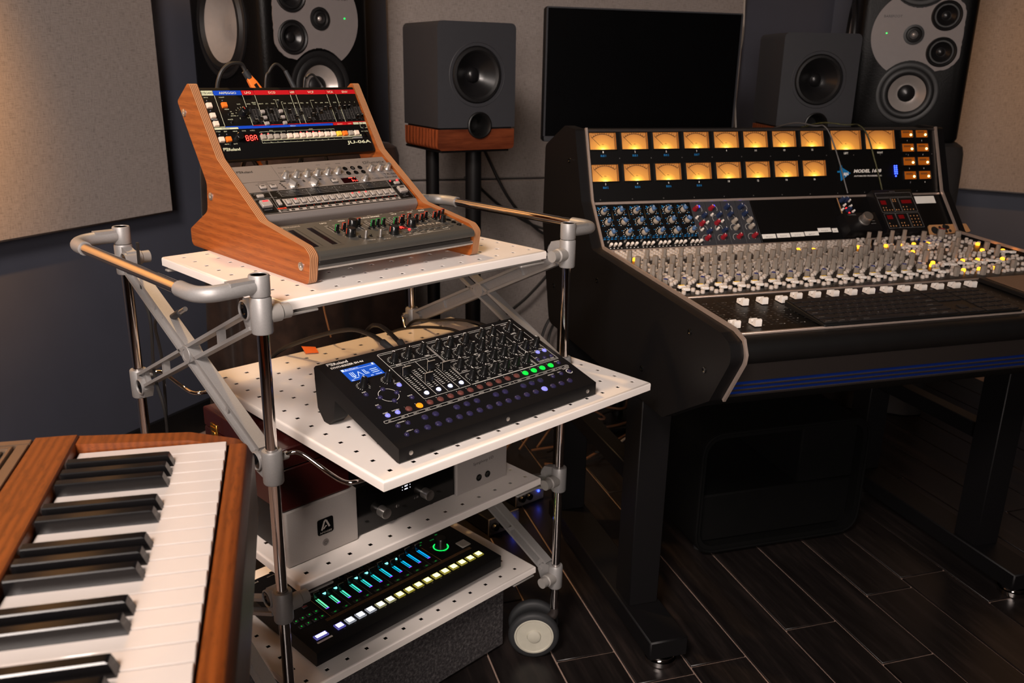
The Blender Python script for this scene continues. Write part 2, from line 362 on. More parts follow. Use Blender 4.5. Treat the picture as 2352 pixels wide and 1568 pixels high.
def rounded(poly, r, n=4):
    out = []; m = len(poly)
    for i in range(m):
        a, b, c = Vector(poly[i-1]), Vector(poly[i]), Vector(poly[(i+1) % m]); rr = r[i] if isinstance(r, (list, tuple)) else r
        if rr <= 0: out.append(tuple(b)); continue
        d1 = (a-b).normalized(); d2 = (c-b).normalized(); ang = d1.angle(d2); t = min(rr/math.tan(ang/2), (a-b).length*0.48, (c-b).length*0.48)
        p, q = b+d1*t, b+d2*t
        for k in range(n+1):
            s_ = k/n; out.append(tuple(p*(1-s_)**2+b*2*s_*(1-s_)+q*s_*s_))
    return out

# ------------------------------------------------------------------ the room
fl = struct(Mb().box((-3, -3.2, -0.06), (5.4, 2.4, -0.004)).obj('floor', 'grout', smooth=False))
PITCH = 0.1325; G0 = 0.939; TL = 0.92; k = 0
joint = {0: 0.0, 1: 0.215, -3: 0.25}
for i in range(-11, 20):
    x0 = G0+PITCH*i; j0 = joint.get(i, (0.37*i*i+0.21*i) % TL)
    for n in range(-2, 3):
        y0 = j0+TL*n; y1 = y0+TL
        if y1 < -0.75 or y0 > 2.05: continue
        y0 = max(y0, -0.8); y1 = min(y1, 2.05)
        # keep tiles inside the splayed corners
        if x0 < 0.3: y1 = min(y1, 1.66+(x0+0.21)*1.07)
        if x0 > 2.2: y1 = min(y1, 1.66+(2.672-x0-PITCH)*1.07)
        if y1-y0 < 0.05: continue
        Mb().box((x0+0.0022, y0+0.0022, -0.008), (x0+PITCH-0.0022, y1-0.0022, 0.0), bev=0.0012).obj('tile', 'tile', fl)
def wall(name, p, q, t, m, z0=0.0, z1=2.7):
    p = Vector((p[0], p[1], 0)); q = Vector((q[0], q[1], 0)); d = (q-p).normalized(); n = Vector((-d.y, d.x, 0))*t
    b = Mb(); c = [p, q, q+n, p+n]; b.raw([(v.x, v.y, z) for z in (z0, z1) for v in c], [(3, 2, 1, 0), (4, 5, 6, 7), (0, 1, 5, 4), (1, 2, 6, 5), (2, 3, 7, 6), (3, 0, 4, 7)])
    return b.obj(name, m, smooth=False)
WL = (0.126, 2.06); WR = (2.336, 2.06); dl = Vector((cos(R(47)), sin(R(47))))
WL0 = (WL[0]-dl.x*2.9, WL[1]-dl.y*2.9); WR0 = (WR[0]+dl.x*2.9, WR[1]-dl.y*2.9)
struct(wall('wall_left', WL0, WL, 0.12, 'wall')); struct(wall('wall_back', WL, WR, 0.12, 'wall')); struct(wall('wall_right', WR, WR0, 0.12, 'wall'))
struct(wall('wall_side', (WL0[0], -3.2), WL0, 0.12, 'wall')); struct(wall('wall_opposite', WR0, (WR0[0], -3.2), 0.12, 'wall')); struct(wall('wall_front', (WR0[0], -3.2), (WL0[0], -3.2), 0.12, 'wall'))
struct(Mb().box((-3, -3.4, 2.7), (5.4, 2.4, 2.8)).obj('ceiling', 'ceil', smooth=False))
struct(wall('baseboard_left', WL0, WL, -0.014, 'base', 0.0, 0.1)); struct(wall('baseboard_back', WL, WR, -0.014, 'base', 0.0, 0.1)); struct(wall('baseboard_right', WR, WR0, -0.014, 'base', 0.0, 0.1))

def acoustic(label, o, yaw, w, z0, z1, t=0.06):
    # o is the lower front corner at the hinge end; the panel runs along its local +x
    th = thing('acoustic_panel', label, 'panel', (o[0], o[1], z0), (0, 0, yaw))
    Mb().box((0, 0, 0), (w, t-0.012, z1-z0), bev=0.006).obj('fabric_face', 'fabric', th)
    Mb().box((0.012, t-0.012, 0.012), (w-0.012, t, z1-z0-0.012)).obj('backing_frame', 'blk', th)
    return th
nl = Vector((sin(R(47)), -cos(R(47))))
pl = Vector((-0.223, 1.592)); a0 = pl-dl*1.55
acoustic('beige fabric acoustic panel on the left splayed wall, above the keyboard', (a0.x, a0.y), R(47), 1.55, 0.752, 2.25)
acoustic('upper beige fabric acoustic panel behind the flat monitor screen', (0.5, 1.998), 0, 1.394, 0.779, 2.3)
acoustic('lower beige fabric acoustic panel below the seam on the back wall', (0.5, 1.998), 0, 1.394, 0.06, 0.774)
pr = Vector((2.462+0.223, 1.592))+Vector((-dl.x, dl.y))*0.34
acoustic('beige fabric acoustic panel on the right splayed wall, beside the right tall speaker', (pr.x, pr.y), R(-47), 1.6, 0.752, 2.25)

# ------------------------------------------------------------------ flat screen behind the console
tv = thing('flat_screen', 'black switched-off flat screen standing behind the console', 'screen', (1.188, 1.37, 0))
Mb().box((-0.324, 0.006, 0.969), (0.324, 0.034, 1.354), bev=0.006).obj('screen_housing', 'blkmetal', tv)
Mb().box((-0.319, 0.0035, 0.985), (0.319, 0.006, 1.350), bev=0.001).obj('screen_glass', 'screen', tv)
b = Mb(); b.box((-0.322, 0.001, 0.969), (0.322, 0.006, 0.985), bev=0.002); b.box((-0.322, 0.002, 1.350), (0.322, 0.006, 1.354)); b.box((-0.324, 0.002, 0.985), (-0.319, 0.006, 1.350)); b.box((0.319, 0.002, 0.985), (0.324, 0.006, 1.350))
b.obj('bezel', 'charcoal', tv)
Mb().cyl((0, 0.06, 0.02), (0, 0.06, 1.15), 0.02).obj('post', 'blk', tv)
Mb().box((-0.07, 0.034, 1.08), (0.07, 0.06, 1.22), bev=0.004).obj('mount_plate', 'blk', tv)
Mb().box((-0.2, -0.06, 0), (0.2, 0.2, 0.02), bev=0.006).obj('base_plate', 'blk', tv)

# ------------------------------------------------------------------ small two-tone monitors on twin-pole stands
def small_monitor(x, y, yaw, label, slabel):
    st = thing('speaker_stand', slabel, 'stand', (x, y, 0), (0, 0, yaw))
    Mb().box((-0.088, 0.0, 0), (0.088, 0.25, 0.02), bev=0.005).obj('base_plate', 'blk', st)
    for px, py, r in ((-0.062, 0.17, 0.02), (0.04, 0.1, 0.024)): Mb().cyl((px, py, 0.02), (px, py, 0.95), r, n=20).obj('pole', 'blkmetal', st)
    Mb().box((-0.11, 0.01, 0.95), (0.11, 0.26, 0.956), bev=0.002).obj('top_plate', 'blkmetal', st)
    sp = thing('studio_monitor', label, 'speaker', (x, y, 0.957), (0, 0, yaw))
    def rr(w, h0, h1, r): return rounded([(-w, h0), (w, h0), (w, h1), (-w, h1)], r, 5)
    w = 0.122
    # grey upper box, walnut lower block
    P = rounded([(-w, 0.062), (w, 0.062), (w, 0.343), (-w, 0.343)], [0.001, 0.001, 0.018, 0.018], 5)
    cut(Mb().prism([(z, x_) for x_, z in P], 0.0, 0.235, 1).obj('cabinet', 'charcoal', sp), [((0, 0, 0.204), (0, -1, 0), 0.0775, 0.06, 0.02), ((0.006, 0, 0.068), (0, -1, 0), 0.031, 0.08, 0.02)])
    P = rounded([(-w+0.001, 0.0), (w-0.001, 0.0), (w-0.001, 0.057), (-w+0.001, 0.057)], [0.014, 0.014, 0.001, 0.001], 5)
    cut(Mb().prism([(z, x_) for x_, z in P], 0.001, 0.234, 1).obj('wood_base', 'walnut', sp), [((0.006, 0, 0.068), (0, -1, 0), 0.031, 0.08, 0.02)])
    cut(Mb().box((-w+0.008, 0.006, 0.057), (w-0.008, 0.228, 0.062)).obj('shadow_gap', 'blk', sp), [((0.006, 0, 0.068), (0, -1, 0), 0.031, 0.08, 0.02)])
    c = (0.0, 0.0, 0.204)
    dr = Mb().lathe([(0.088, -0.0005), (0.086, 0.001), (0.08, -0.006), (0.076, -0.003)], 40, c, (0, -1, 0), caps=False).obj('trim_ring', 'charcoal', sp)
    Mb().lathe([(0.077, -0.004), (0.073, 0.003), (0.066, 0.004), (0.06, -0.002)], 40, c, (0, -1, 0), caps=False).obj('surround', 'ring', sp)
    cn = Mb().lathe([(0.061, -0.002), (0.05, -0.012), (0.036, -0.024), (0.024, -0.034), (0.0195, -0.036)], 40, c, (0, -1, 0), caps=False).obj('woofer_cone', 'cone', sp)
    Mb().lathe([(0.021, -0.037), (0.02, -0.028), (0.014, -0.021), (0.007, -0.0185), (0.0005, -0.018)], 24, c, (0, -1, 0)).obj('dust_cap', 'cone', cn)
    c = (0.006, 0.0, 0.068)
    pt = Mb().lathe([(0.037, -0.002), (0.037, 0.006), (0.034, 0.0075), (0.03, 0.003), (0.023, -0.02), (0.02, -0.05), (0.0005, -0.05)], 32, c, (0, -1, 0), caps=False).obj('bass_port', 'blk', sp)
    return sp
small_monitor(0.628, 1.262, R(13), 'left small charcoal studio monitor with walnut base and round bass port', 'twin-pole black stand under the left small monitor')
small_monitor(1.735, 1.262, R(-14), 'right small charcoal studio monitor rising behind the meter bridge', 'twin-pole black stand under the right small monitor, hidden by the console')

# ------------------------------------------------------------------ tall four-way monitors on draped pedestals
def big_monitor(x, y, yaw, mir, label, z0=0.97):
    sp = thing('main_monitor', label, 'speaker', (x, y, z0), (0, 0, yaw)); w = 0.178; H = 0.62; D = 0.44
    P = rounded([(-w, 0), (w, 0), (w, D), (-w, D)], 0.035, 6)
    b = Mb()
    rings = [[(u*(1-0.035), 0.22+(v-0.22)*(1-0.03), z) for u, v in P] for z in (0.0, H)]
    b.ring_loft([rings[0], [(u, v, 0.012) for u, v in P], [(u, v, H-0.012) for u, v in P], rings[1]])
    cab = b.obj('cabinet', 'leather', sp)
    cut(cab, [((0, 0, 0.152), (0, -1, 0), 0.0825, 0.05, 0.02), ((0, 0, 0.518), (0, -1, 0), 0.0825, 0.05, 0.02)]+[((-0.083*mir, 0, z), (0, -1, 0), 0.0395, 0.03, 0.02) for z in (0.282, 0.392)]+[((s_*w, D*0.5, 0.315), (s_, 0, 0), 0.134, 0.05, 0.02) for s_ in (-1, 1)])
    m = mir
    # grey baffle plate: a disc with a lobe, cut out for the two woofers
    pts = []
    def keep(u, z): return (u*u+(z-0.155)**2) > 0.098**2 and (u*u+(z-0.515)**2) > 0.098**2
    N = 120
    for i in range(N):
        a = 2*pi*i/N; best = 0.0
        for s_ in range(60):
            r = 0.003*s_+0.02; u, z = r*cos(a), 0.335+r*sin(a)
            inside = (min((u-0.0)**2+(z-0.335)**2, 1) < 0.135**2) or ((u+0.083)**2+(z-0.282)**2 < 0.058**2) or ((u+0.083)**2+(z-0.392)**2 < 0.058**2) or (abs(z-0.337) < 0.06 and -0.141 < u < 0)
            if inside and keep(u, z): best = r
            elif not keep(u, z): break
        pts.append((m*best*cos(a), 0.335+best*sin(a)))
    P2 = [(z, u) for u, z in pts]
    if m > 0: P2 = P2
    else: P2 = P2[::-1]
    cut(Mb().prism(P2, -0.004, 0.002, 1).obj('baffle_plate', 'plate', sp), [((-0.083*mir, 0, z), (0, -1, 0), 0.0395, 0.03, 0.02) for z in (0.282, 0.392)])
    def driver(u, z, r, nm, cone, dome=None, depth=0.03):
        c = (u, -0.002, z)
        d = Mb().lathe([(r, 0.0), (r, 0.005), (r*0.93, 0.007), (r*0.84, 0.004)], 36, c, (0, -1, 0), caps=False).obj(nm, 'ring', sp)
        Mb().lathe([(r*0.85, 0.003), (r*0.78, 0.007), (r*0.68, 0.007), (r*0.6, 0.001)], 36, c, (0, -1, 0), caps=False).obj('surround', 'ring', d)
        Mb().lathe([(r*0.61, 0.001), (r*0.42, -depth*0.4), (r*0.26, -depth*0.75), (r*0.24, -depth*0.75)], 36, c, (0, -1, 0), caps=False).obj('cone', cone, d)
        Mb().lathe([(r*0.3, -depth*0.74), (r*0.28, -depth*0.5), (r*0.18, -depth*0.3), (r*0.004, -depth*0.22)], 24, c, (0, -1, 0)).obj('dust_cap', dome or 'cone', d)
        return d
    driver(0, 0.152, 0.096, 'woofer', 'conesil', 'cone', 0.03); driver(0, 0.518, 0.096, 'woofer', 'conesil', 'cone', 0.03)
    for z in (0.282, 0.392): driver(-0.083*m, z, 0.046, 'midrange', 'cone', 'cone', 0.014)
    c = (0.006*m, -0.004, 0.334)
    t = Mb().lathe([(0.031, 0), (0.031, 0.004), (0.024, 0.005), (0.021, 0.001), (0.015, 0.003), (0.012, -0.002), (0.008, -0.003)], 30, c, (0, -1, 0)).obj('tweeter', 'ring', sp)
    Mb().lathe([(0.008, -0.004), (0.0065, 0.0005), (0.0035, 0.003), (0.0005, 0.0036)], 20, c, (0, -1, 0)).obj('dome', 'conesil', t)
    Mb().cyl((0.088*m, -0.004, 0.338), (0.088*m, -0.0055, 0.338), 0.0022, n=10).obj('status_light', 'led_green', sp)
    tx = Mb(); tx.text('BAREFOOT', 0.075*m, 0.386, 0.011, 0, X=(1, 0, 0), Y=(0, 0, 1), Z=(0, -1, 0), h=0.0046); tx.obj('lettering', 'dkprint', sp, smooth=False)
    # one ten-inch driver in each flank
    for sx in (-1, 1):
        c = (sx*w, D*0.5, 0.315); ax = (sx, 0, 0)
        d = Mb().lathe([(0.148, -0.003), (0.148, 0.006), (0.142, 0.009), (0.132, 0.004)], 44, c, ax, caps=False).obj('side_woofer', 'ring', sp)
        Mb().lathe([(0.133, 0.003), (0.125, 0.012), (0.115, 0.013), (0.105, 0.003)], 44, c, ax, caps=False).obj('surround', 'ring', d)
        Mb().lathe([(0.106, 0.003), (0.085, -0.012), (0.06, -0.026), (0.045, -0.031), (0.03, -0.027), (0.001, -0.025)], 44, c, ax, caps=False).obj('cone', 'conesil', d)
    return sp
big_monitor(0.215, 1.47, R(27), 1, 'left tall black studio monitor with side woofer, behind the wooden synth stand')
big_monitor(2.09, 1.28, R(-33), -1, 'right tall black studio monitor on the draped box, past the console')

def draped(label, x, y, yaw, hw, hd, H, m, amp, seed, flare):
    rnd = random.Random(seed); th = thing('draped_pedestal', label, 'pedestal', (x, y, 0), (0, 0, yaw))
    Mb().box((-hw+0.03, -hd+0.03, 0), (hw-0.03, hd-0.03, H-0.012)).obj('pedestal_box', 'blk', th)
    N = 120; ph = [rnd.uniform(0, 6.28) for _ in range(5)]; rings = []
    def base(t):
        P = rounded([(-hw, -hd), (hw, -hd), (hw, hd), (-hw, hd)], 0.05, 5); n = len(P); L = [0]
        for i in range(n): L.append(L[-1]+math.dist(P[i], P[(i+1) % n]))
        s = t*L[-1]
        for i in range(n):
            if s <= L[i+1]: k = (s-L[i])/max(1e-9, L[i+1]-L[i]); return Vector(P[i]).lerp(Vector(P[(i+1) % n]), k)
        return Vector(P[0])
    B = [base(i/N) for i in range(N)]
    for kz, z in enumerate((0.004, 0.12, 0.28, 0.45, 0.62, 0.78, 0.9, 0.965, 0.988, 1.0)):
        r = []
        for i, p in enumerate(B):
            a = 2*pi*i/N; g = amp*(1-z)**0.7*(0.6*sin(9*a+ph[0])+0.5*sin(15*a+ph[1]+z*1.5)+0.3*sin(23*a+ph[2]+z*2))+flare*(1-z)
            if z >= 0.96: g = -0.01*(z-0.96)/0.04*1.2
            q = p+p.normalized()*g
            if z == 1.0: q = p*0.9
            r.append((q.x, q.y, H*z+(0 if z < 0.96 else 0.0)))
        rings.append(r)
    Mb().ring_loft(rings).obj('cloth', m, th); return th
draped('brown velvet cloth draped over the pedestal under the left tall monitor', 0.15, 1.54, R(27), 0.215, 0.24, 0.963, 'brown', 0.022, 3, 0.02)
draped('black cloth draped box under the right tall monitor', 2.2, 1.48, R(-33), 0.225, 0.235, 0.967, 'blkcloth', 0.01, 5, 0.0)

# ------------------------------------------------------------------ the rolling trolley
tr = thing('utility_trolley', 'white four-shelf chrome trolley with silver cross braces in the foreground', 'trolley', (0, 0, 0), (0, 0, TY))
W_, D_ = 0.62, 0.4622; ZL = (0.8623, 0.6363, 0.4046, 0.1817); HS = 0.0256
POLES = {'A': (0, 0), 'B': (0, D_), 'C': (W_, 0), 'D': (W_, D_)}
pm = Mb().cyl((0, 0, 0.105), (0, 0, 0.9), 0.0085, n=24).mesh('pole', ['chrome'])
slv = Mb(); slv.lathe([(0.0088, -HS), (0.0138, -HS), (0.0148, -HS+0.002), (0.0148, HS-0.002), (0.0136, HS), (0.0088, HS)], 28, caps=False)
slm = slv.mesh('sleeve', ['cast'])
for k, (x, y) in POLES.items():
    inst('pole', pm, tr, (x, y, 0))
    sx = 1 if x == 0 else -1; sy = 1 if y == 0 else -1
    for li, z in enumerate(ZL):
        s = inst('sleeve', slm, tr, (x, y, z))
        b = Mb()
        # ear reaching along the short side that carries the brace bolt
        P = [(0.006, -HS+0.002), (0.034, -HS+0.008), (0.043, 0.0), (0.034, HS-0.008), (0.006, HS-0.001)]
        b.prism([(sy*u, w) for u, w in (P if sy > 0 else P[::-1])], -0.008*1, 0.008, 0)
        b.obj('ear', 'cast', s)
        b = Mb(); ox = -0.0085 if x == 0 else 0.0085; d_ = -1 if x == 0 else 1
        b.lathe([(0.0145, -0.016), (0.0145, 0.003), (0.0128, 0.0042), (0.0122, 0.002)], 26, (ox*1.0, sy*0.028, 0.002), (d_, 0, 0), 0, False)
        b.lathe([(0.0123, 0.002), (0.0105, 0.003), (0.006, 0.0034), (0.0035, 0.0016), (0.0005, 0.0016)], 26, (ox*1.0, sy*0.028, 0.002), (d_, 0, 0), 1)
        b.obj('bolt', ['cast', 'blkgloss'], s)
        if li != 1:   # stub that carries the shelf
            b = Mb(); b.lathe([(0.0125, 0.010), (0.0125, 0.027), (0.0105, 0.029), (0.0105, 0.042)], 22, (0, 0, -0.001), (sx, 0, 0))
            b.obj('stub', 'cast2', s)
def brace(x, y0, z0, y1, z1, kind):
    p = Vector((0, y0, z0)); q = Vector((0, y1, z1)); d = (q-p).normalized(); n = Vector((0, -d.z, d.y))
    L = (q-p).length; a, e = 0.028, L-0.028; b = Mb()
    def bar(s0, t0, s1, t1, w, hx0, hx1):
        A = p+d*s0+n*t0; B = p+d*s1+n*t1; dd = (B-A).normalized(); nn = Vector((0, -dd.z, dd.y))*w/2
        v = [A-nn, B-nn, B+nn, A+nn]; v = [(hx, c.y, c.z) for hx in (hx0, hx1) for c in v]
        b.raw(v, [(3, 2, 1, 0), (4, 5, 6, 7), (0, 1, 5, 4), (1, 2, 6, 5), (2, 3, 7, 6), (3, 0, 4, 7)])
    wd = 0.0115
    for s in (-1, 1): bar(a, s*wd, e, s*wd, 0.0052, x-0.0095, x+0.0095)
    if kind: # closed channel with a recessed web
        bar(a, 0, e, 0, 0.02, x-0.0015, x+0.0015)
        for f in (0.25, 0.75): bar(L*f-0.004, 0, L*f+0.004, 0, 0.02, x-0.0055, x+0.0055)
    else:
        for f in (0.27, 0.73): bar(L*f+0.006, -wd, L*f-0.006, wd, 0.0075, x-0.0055, x+0.0055)
        for f0, f1 in ((a, a+0.02), (e-0.02, e)): bar(f0, 0, f1, 0, 0.022, x-0.004, x+0.004)
    return b
for x in (0, W_):
    for (zt, zb) in ((ZL[0], ZL[1]), (ZL[2], ZL[3])):
        cb = thing_part = inst('cross_brace', None, tr)
        up = (x == 0)
        brace(x, 0, zt, D_, zb, not up).obj('brace_arm', 'cast', cb)
        brace(x, D_, zt, 0, zb, up).obj('brace_arm', 'cast', cb)
        zc = (zt+zb)/2; b = Mb()
        b.lathe([(0.0145, -0.0105), (0.0145, 0.0105)], 24, (x, D_/2, zc), (1, 0, 0))
        for s in (-1, 1): b.lathe([(0.0148, 0.0103), (0.0145, 0.0112), (0.009, 0.0112), (0.009, 0.0065), (0.006, 0.0065), (0.006, 0.0045), (0.003, 0.0045), (0.003, 0.002), (0.0003, 0.002)], 20, (x, D_/2, zc), (s, 0, 0), caps=False)
        b.obj('brace_hub', 'cast', cb)
# handles: a knuckle on each pole end, an elbow and a chrome bar between
for x in (0, W_):
    s = -1 if x == 0 else 1; h = inst('handle', None, tr); ZH = 0.9035; ext = 0.082
    for y in (0, D_):
        t = 1 if y == 0 else -1
        b = Mb(); b.lathe([(0.0095, 0.889), (0.0135, 0.889), (0.0142, 0.891), (0.0142, 0.917), (0.0132, 0.9185), (0.0112, 0.9185), (0.0108, 0.9175)], 28, (x, y, 0), caps=False)
        b.lathe([(0.0109, 0.9174), (0.0006, 0.9174)], 24, (x, y, 0), mi=1)
        b.obj('end_knuckle', ['cast', 'blkmetal'], h)
        b = Mb(); b.tube([(x+s*0.010, y, ZH), (x+s*0.04, y, ZH-0.001), (x+s*0.063, y+t*0.004, ZH-0.002), (x+s*0.077, y+t*0.017, ZH-0.003), (x+s*ext, y+t*0.036, ZH-0.003), (x+s*ext, y+t*0.062, ZH-0.003)], 0.0112, 18)
        b.prism([(y-0.009, ZH-0.006), (y+0.009, ZH-0.006), (y+0.009, ZH+0.0105), (y-0.009, ZH+0.0105)], x+min(0, s*0.045), x+max(0, s*0.045), 0)
        b.obj('elbow', 'cast', h)
    Mb().cyl((x+s*ext, 0.055, ZH-0.003), (x+s*ext, D_-0.055, ZH-0.003), 0.0088, n=24).obj('grip_bar', 'chrome', h)
# perforated shelves
def shelf(x0, y0, x1, y1, z, hx, hy, nx, ny, rim=0.015, step=0.0416, hs=0.0072, notch=True):
    b = Mb(); T = 0.0008
    xs = sorted([x0, x1]+[hx+i*step+k for i in range(nx) for k in (-hs/2, hs/2)])
    ys = sorted([y0, y1]+[hy+i*step+k for i in range(ny) for k in (-hs/2, hs/2)])
    isx = lambda i: i % 2 == 1; r = 0.004
    for i in range(len(xs)-1):
        for j in range(len(ys)-1):
            X0, X1, Y0, Y1 = xs[i], xs[i+1], ys[j], ys[j+1]
            if isx(i) and isx(j):
                v = [(X, Y, Z) for Z in (z-T, z) for X, Y in ((X0, Y0), (X1, Y0), (X1, Y1), (X0, Y1))]
                b.raw(v, [(0, 4, 5, 1), (1, 5, 6, 2), (2, 6, 7, 3), (3, 7, 4, 0)]); continue
            X0c = X0+r if i == 0 else X0; X1c = X1-r if i == len(xs)-2 else X1; Y0c = Y0+r if j == 0 else Y0; Y1c = Y1-r if j == len(ys)-2 else Y1
            b.raw([(X0c, Y0c, z), (X1c, Y0c, z), (X1c, Y1c, z), (X0c, Y1c, z)], [(0, 1, 2, 3)])
            b.raw([(X0c, Y0c, z-T), (X1c, Y0c, z-T), (X1c, Y1c, z-T), (X0c, Y1c, z-T)], [(3, 2, 1, 0)])
    # folded rim, rounded at the top edge
    prof = [(r, 0)]+[(r-r*sin(a), -r+r*cos(a)) for a in (pi/8, pi/4, 3*pi/8, pi/2)]+[(0, -rim), (0.0016, -rim), (0.0016, -r)]
    def ring(d, dz): return [(x0+d, y0+d, z+dz), (x1-d, y0+d, z+dz), (x1-d, y1-d, z+dz), (x0+d, y1-d, z+dz)]
    b.ring_loft([ring(d, dz) for d, dz in prof], caps=False)
    # inward return lip
    b.box((x0+0.002, y0+0.002, z-rim), (x1-0.002, y0+0.016, z-rim+0.0014)); b.box((x0+0.002, y1-0.016, z-rim), (x1-0.002, y1-0.002, z-rim+0.0014))
    return b
shelf(0.041, 0.02, 0.585, 0.408, 0.869, 0.0675, 0.0465, 13, 9).obj('shelf', 'shelf', tr, ang=50)
s2 = shelf(0, 0, 0.592, 0.566, 0.0, 0.0285, 0.0245, 14, 13, 0.015).obj('pullout_shelf', 'shelf', tr, ang=50, loc=(0.0768, -0.1603, 0.6445), rot=(0, 0, R(-1.0)))
shelf(0.041, 0.018, 0.586, 0.41, 0.412, 0.067, 0.042, 13, 9).obj('shelf', 'shelf', tr, ang=50)
shelf(0.041, 0.043, 0.606, 0.43, 0.190, 0.0675, 0.0665, 13, 9).obj('shelf', 'shelf', tr, ang=50)
for z, x0, x1, y0, y1 in ((0.869, 0.041, 0.585, 0.02, 0.408), (0.412, 0.041, 0.586, 0.018, 0.41), (0.19, 0.041, 0.606, 0.043, 0.43)):
    for y in (y0+0.006, y1-0.012):
        Mb().box((x0+0.006, y, z-0.021), (x1-0.006, y+0.006, z-0.0155), bev=0.0012).obj('shelf_rail', 'cast2', tr)
        for xx in (x0+0.002, x1-0.062): Mb().box((xx, y-0.004, z-0.0245), (xx+0.06, y+0.008, z-0.0205), bev=0.001).obj('rail_clip', 'cast2', tr)
# chrome wire arms carrying the pull-out shelf
for x in (0, W_):
    s = 1 if x == 0 else -1
    for y, t in ((0, -1), (D_, 1)):
        if x and y: pass
        pts = [(x+s*0.012, y, 0.647), (x+s*0.03, y+t*0.006, 0.651), (x+s*0.04, y+t*0.02, 0.648), (x+s*0.055, y+t*0.055, 0.629), (x+s*0.062, y+t*0.085, 0.6225), (x+s*0.073, y+t*0.097, 0.6225), (x+s*0.1, y+t*0.1, 0.6228)]
        if y: pts = [(px, y-(py-y)*0.9, pz) for px, py, pz in pts]
        Mb().tube(pts, 0.0034, 10).obj('wire_arm', 'chrome', tr)
        Mb().lathe([(0.0062, 0), (0.0062, 0.012), (0.005, 0.013)], 16, pts[0], (s, 0, 0)).obj('arm_socket', 'cast2', tr)
# twin-wheel casters
def caster(x, y, ang):
    c = inst('caster', None, tr, (x, y, 0), (0, 0, ang)); r = 0.0535
    Mb().cyl((0, 0, 0.1), (0, 0, 0.128), 0.0075, n=18).obj('stem', 'chrome', c)
    b = Mb(); b.tube([(0, 0, 0.106), (0, 0, 0.09), (-0.012, 0, 0.075), (-0.04, 0, 0.0535)], lambda t: 0.008+0.004*t, 12); b.cyl((-0.042, -0.014, r), (-0.042, 0.014, r), 0.011); b.obj('fork', 'pcb', c)
    for s in (-1, 1):
        o = (-0.042, s*0.012, r)
        w = Mb().lathe([(0.030, 0.0), (0.048, 0.0), (0.0515, 0.002), (0.0535, 0.007), (0.0535, 0.012), (0.0515, 0.017), (0.048, 0.019), (0.0415, 0.0195), (0.0405, 0.017)], 44, o, (0, s, 0), caps=False).obj('tyre', 'rubber', c)
        Mb().lathe([(0.030, 0.0), (0.0412, 0.001), (0.0412, 0.0185), (0.038, 0.0192), (0.0365, 0.0172), (0.015, 0.0172), (0.0135, 0.0212), (0.0115, 0.0222), (0.0004, 0.0222)], 44, o, (0, s, 0)).obj('hub', 'hub', c)
cdir = -TY-R(17)
caster(W_, 0, cdir); caster(0, 0, cdir+R(60)); caster(0, D_, cdir+R(10)); caster(W_, D_, cdir+R(35))

# ------------------------------------------------------------------ wooden three-tier stand on the top shelf
SY = TY+R(-0.641); so = tf(0.1358, 0.072, 0.869)
def st_loc(v, z, u=0.0): return (so[0]+u*cos(SY)-v*sin(SY), so[1]+u*sin(SY)+v*cos(SY), z)
st = thing('synth_stand', 'three-tier walnut plywood stand on the top trolley shelf', 'stand', (so[0], so[1], 0.8692), (0, 0, SY))
prof = [(0.003, 0.0), (0.398, 0.0), (0.398, 0.03), (0.3226, 0.0705), (0.3163, 0.119), (0.4026, 0.251), (0.357, 0.2815), (0.3505, 0.2805), (0.2715, 0.1635), (0.1405, 0.0775), (0.009, 0.0565), (-0.005, 0.0455)]
prof = rounded(prof, [0.012, 0.012, 0.008, 0.02, 0.02, 0.006, 0.007, 0.006, 0.02, 0.02, 0.016, 0.012], 4)
for nm, x0 in (('side_panel', -0.0148), ('side_panel', 0.3115)):
    b = Mb(); b.prism(prof, x0, x0+0.0148, 0, 1, 0); b.obj(nm, ['veneer', 'ply'], st, ang=30)
Mb().cyl((0.0, 0.003, 0.0245), (0.3115, 0.003, 0.0245), 0.0042, n=18).obj('front_rod', 'alu', st)
Mb().cyl((0.0, 0.375, 0.05), (0.3115, 0.375, 0.05), 0.0042, n=12).obj('rear_rod', 'alu', st)
scr = Mb(); scr.lathe([(0.0068, 0), (0.0066, 0.0016), (0.0052, 0.0024), (0.0026, 0.0022), (0.0024, 0.0006), (0.0003, 0.0006)], 20, (0, 0, 0), (-1, 0, 0))
sm = scr.mesh('cap_screw', ['alu'])
for v, z in ((0.0215, 0.026), (0.305, 0.098), (0.379, 0.2325)): inst('cap_screw', sm, st, (-0.0147, v, z))
for v, z in ((0.0215, 0.026), (0.305, 0.098), (0.379, 0.2325)): inst('cap_screw', sm, st, (0.3263, v, z), (0, 0, pi))
for v, z in ((0.285, 0.195), (0.16, 0.105), (0.03, 0.052)):   # rubber ledge blocks the modules rest on
    for u in (0.0, 0.2975): pass

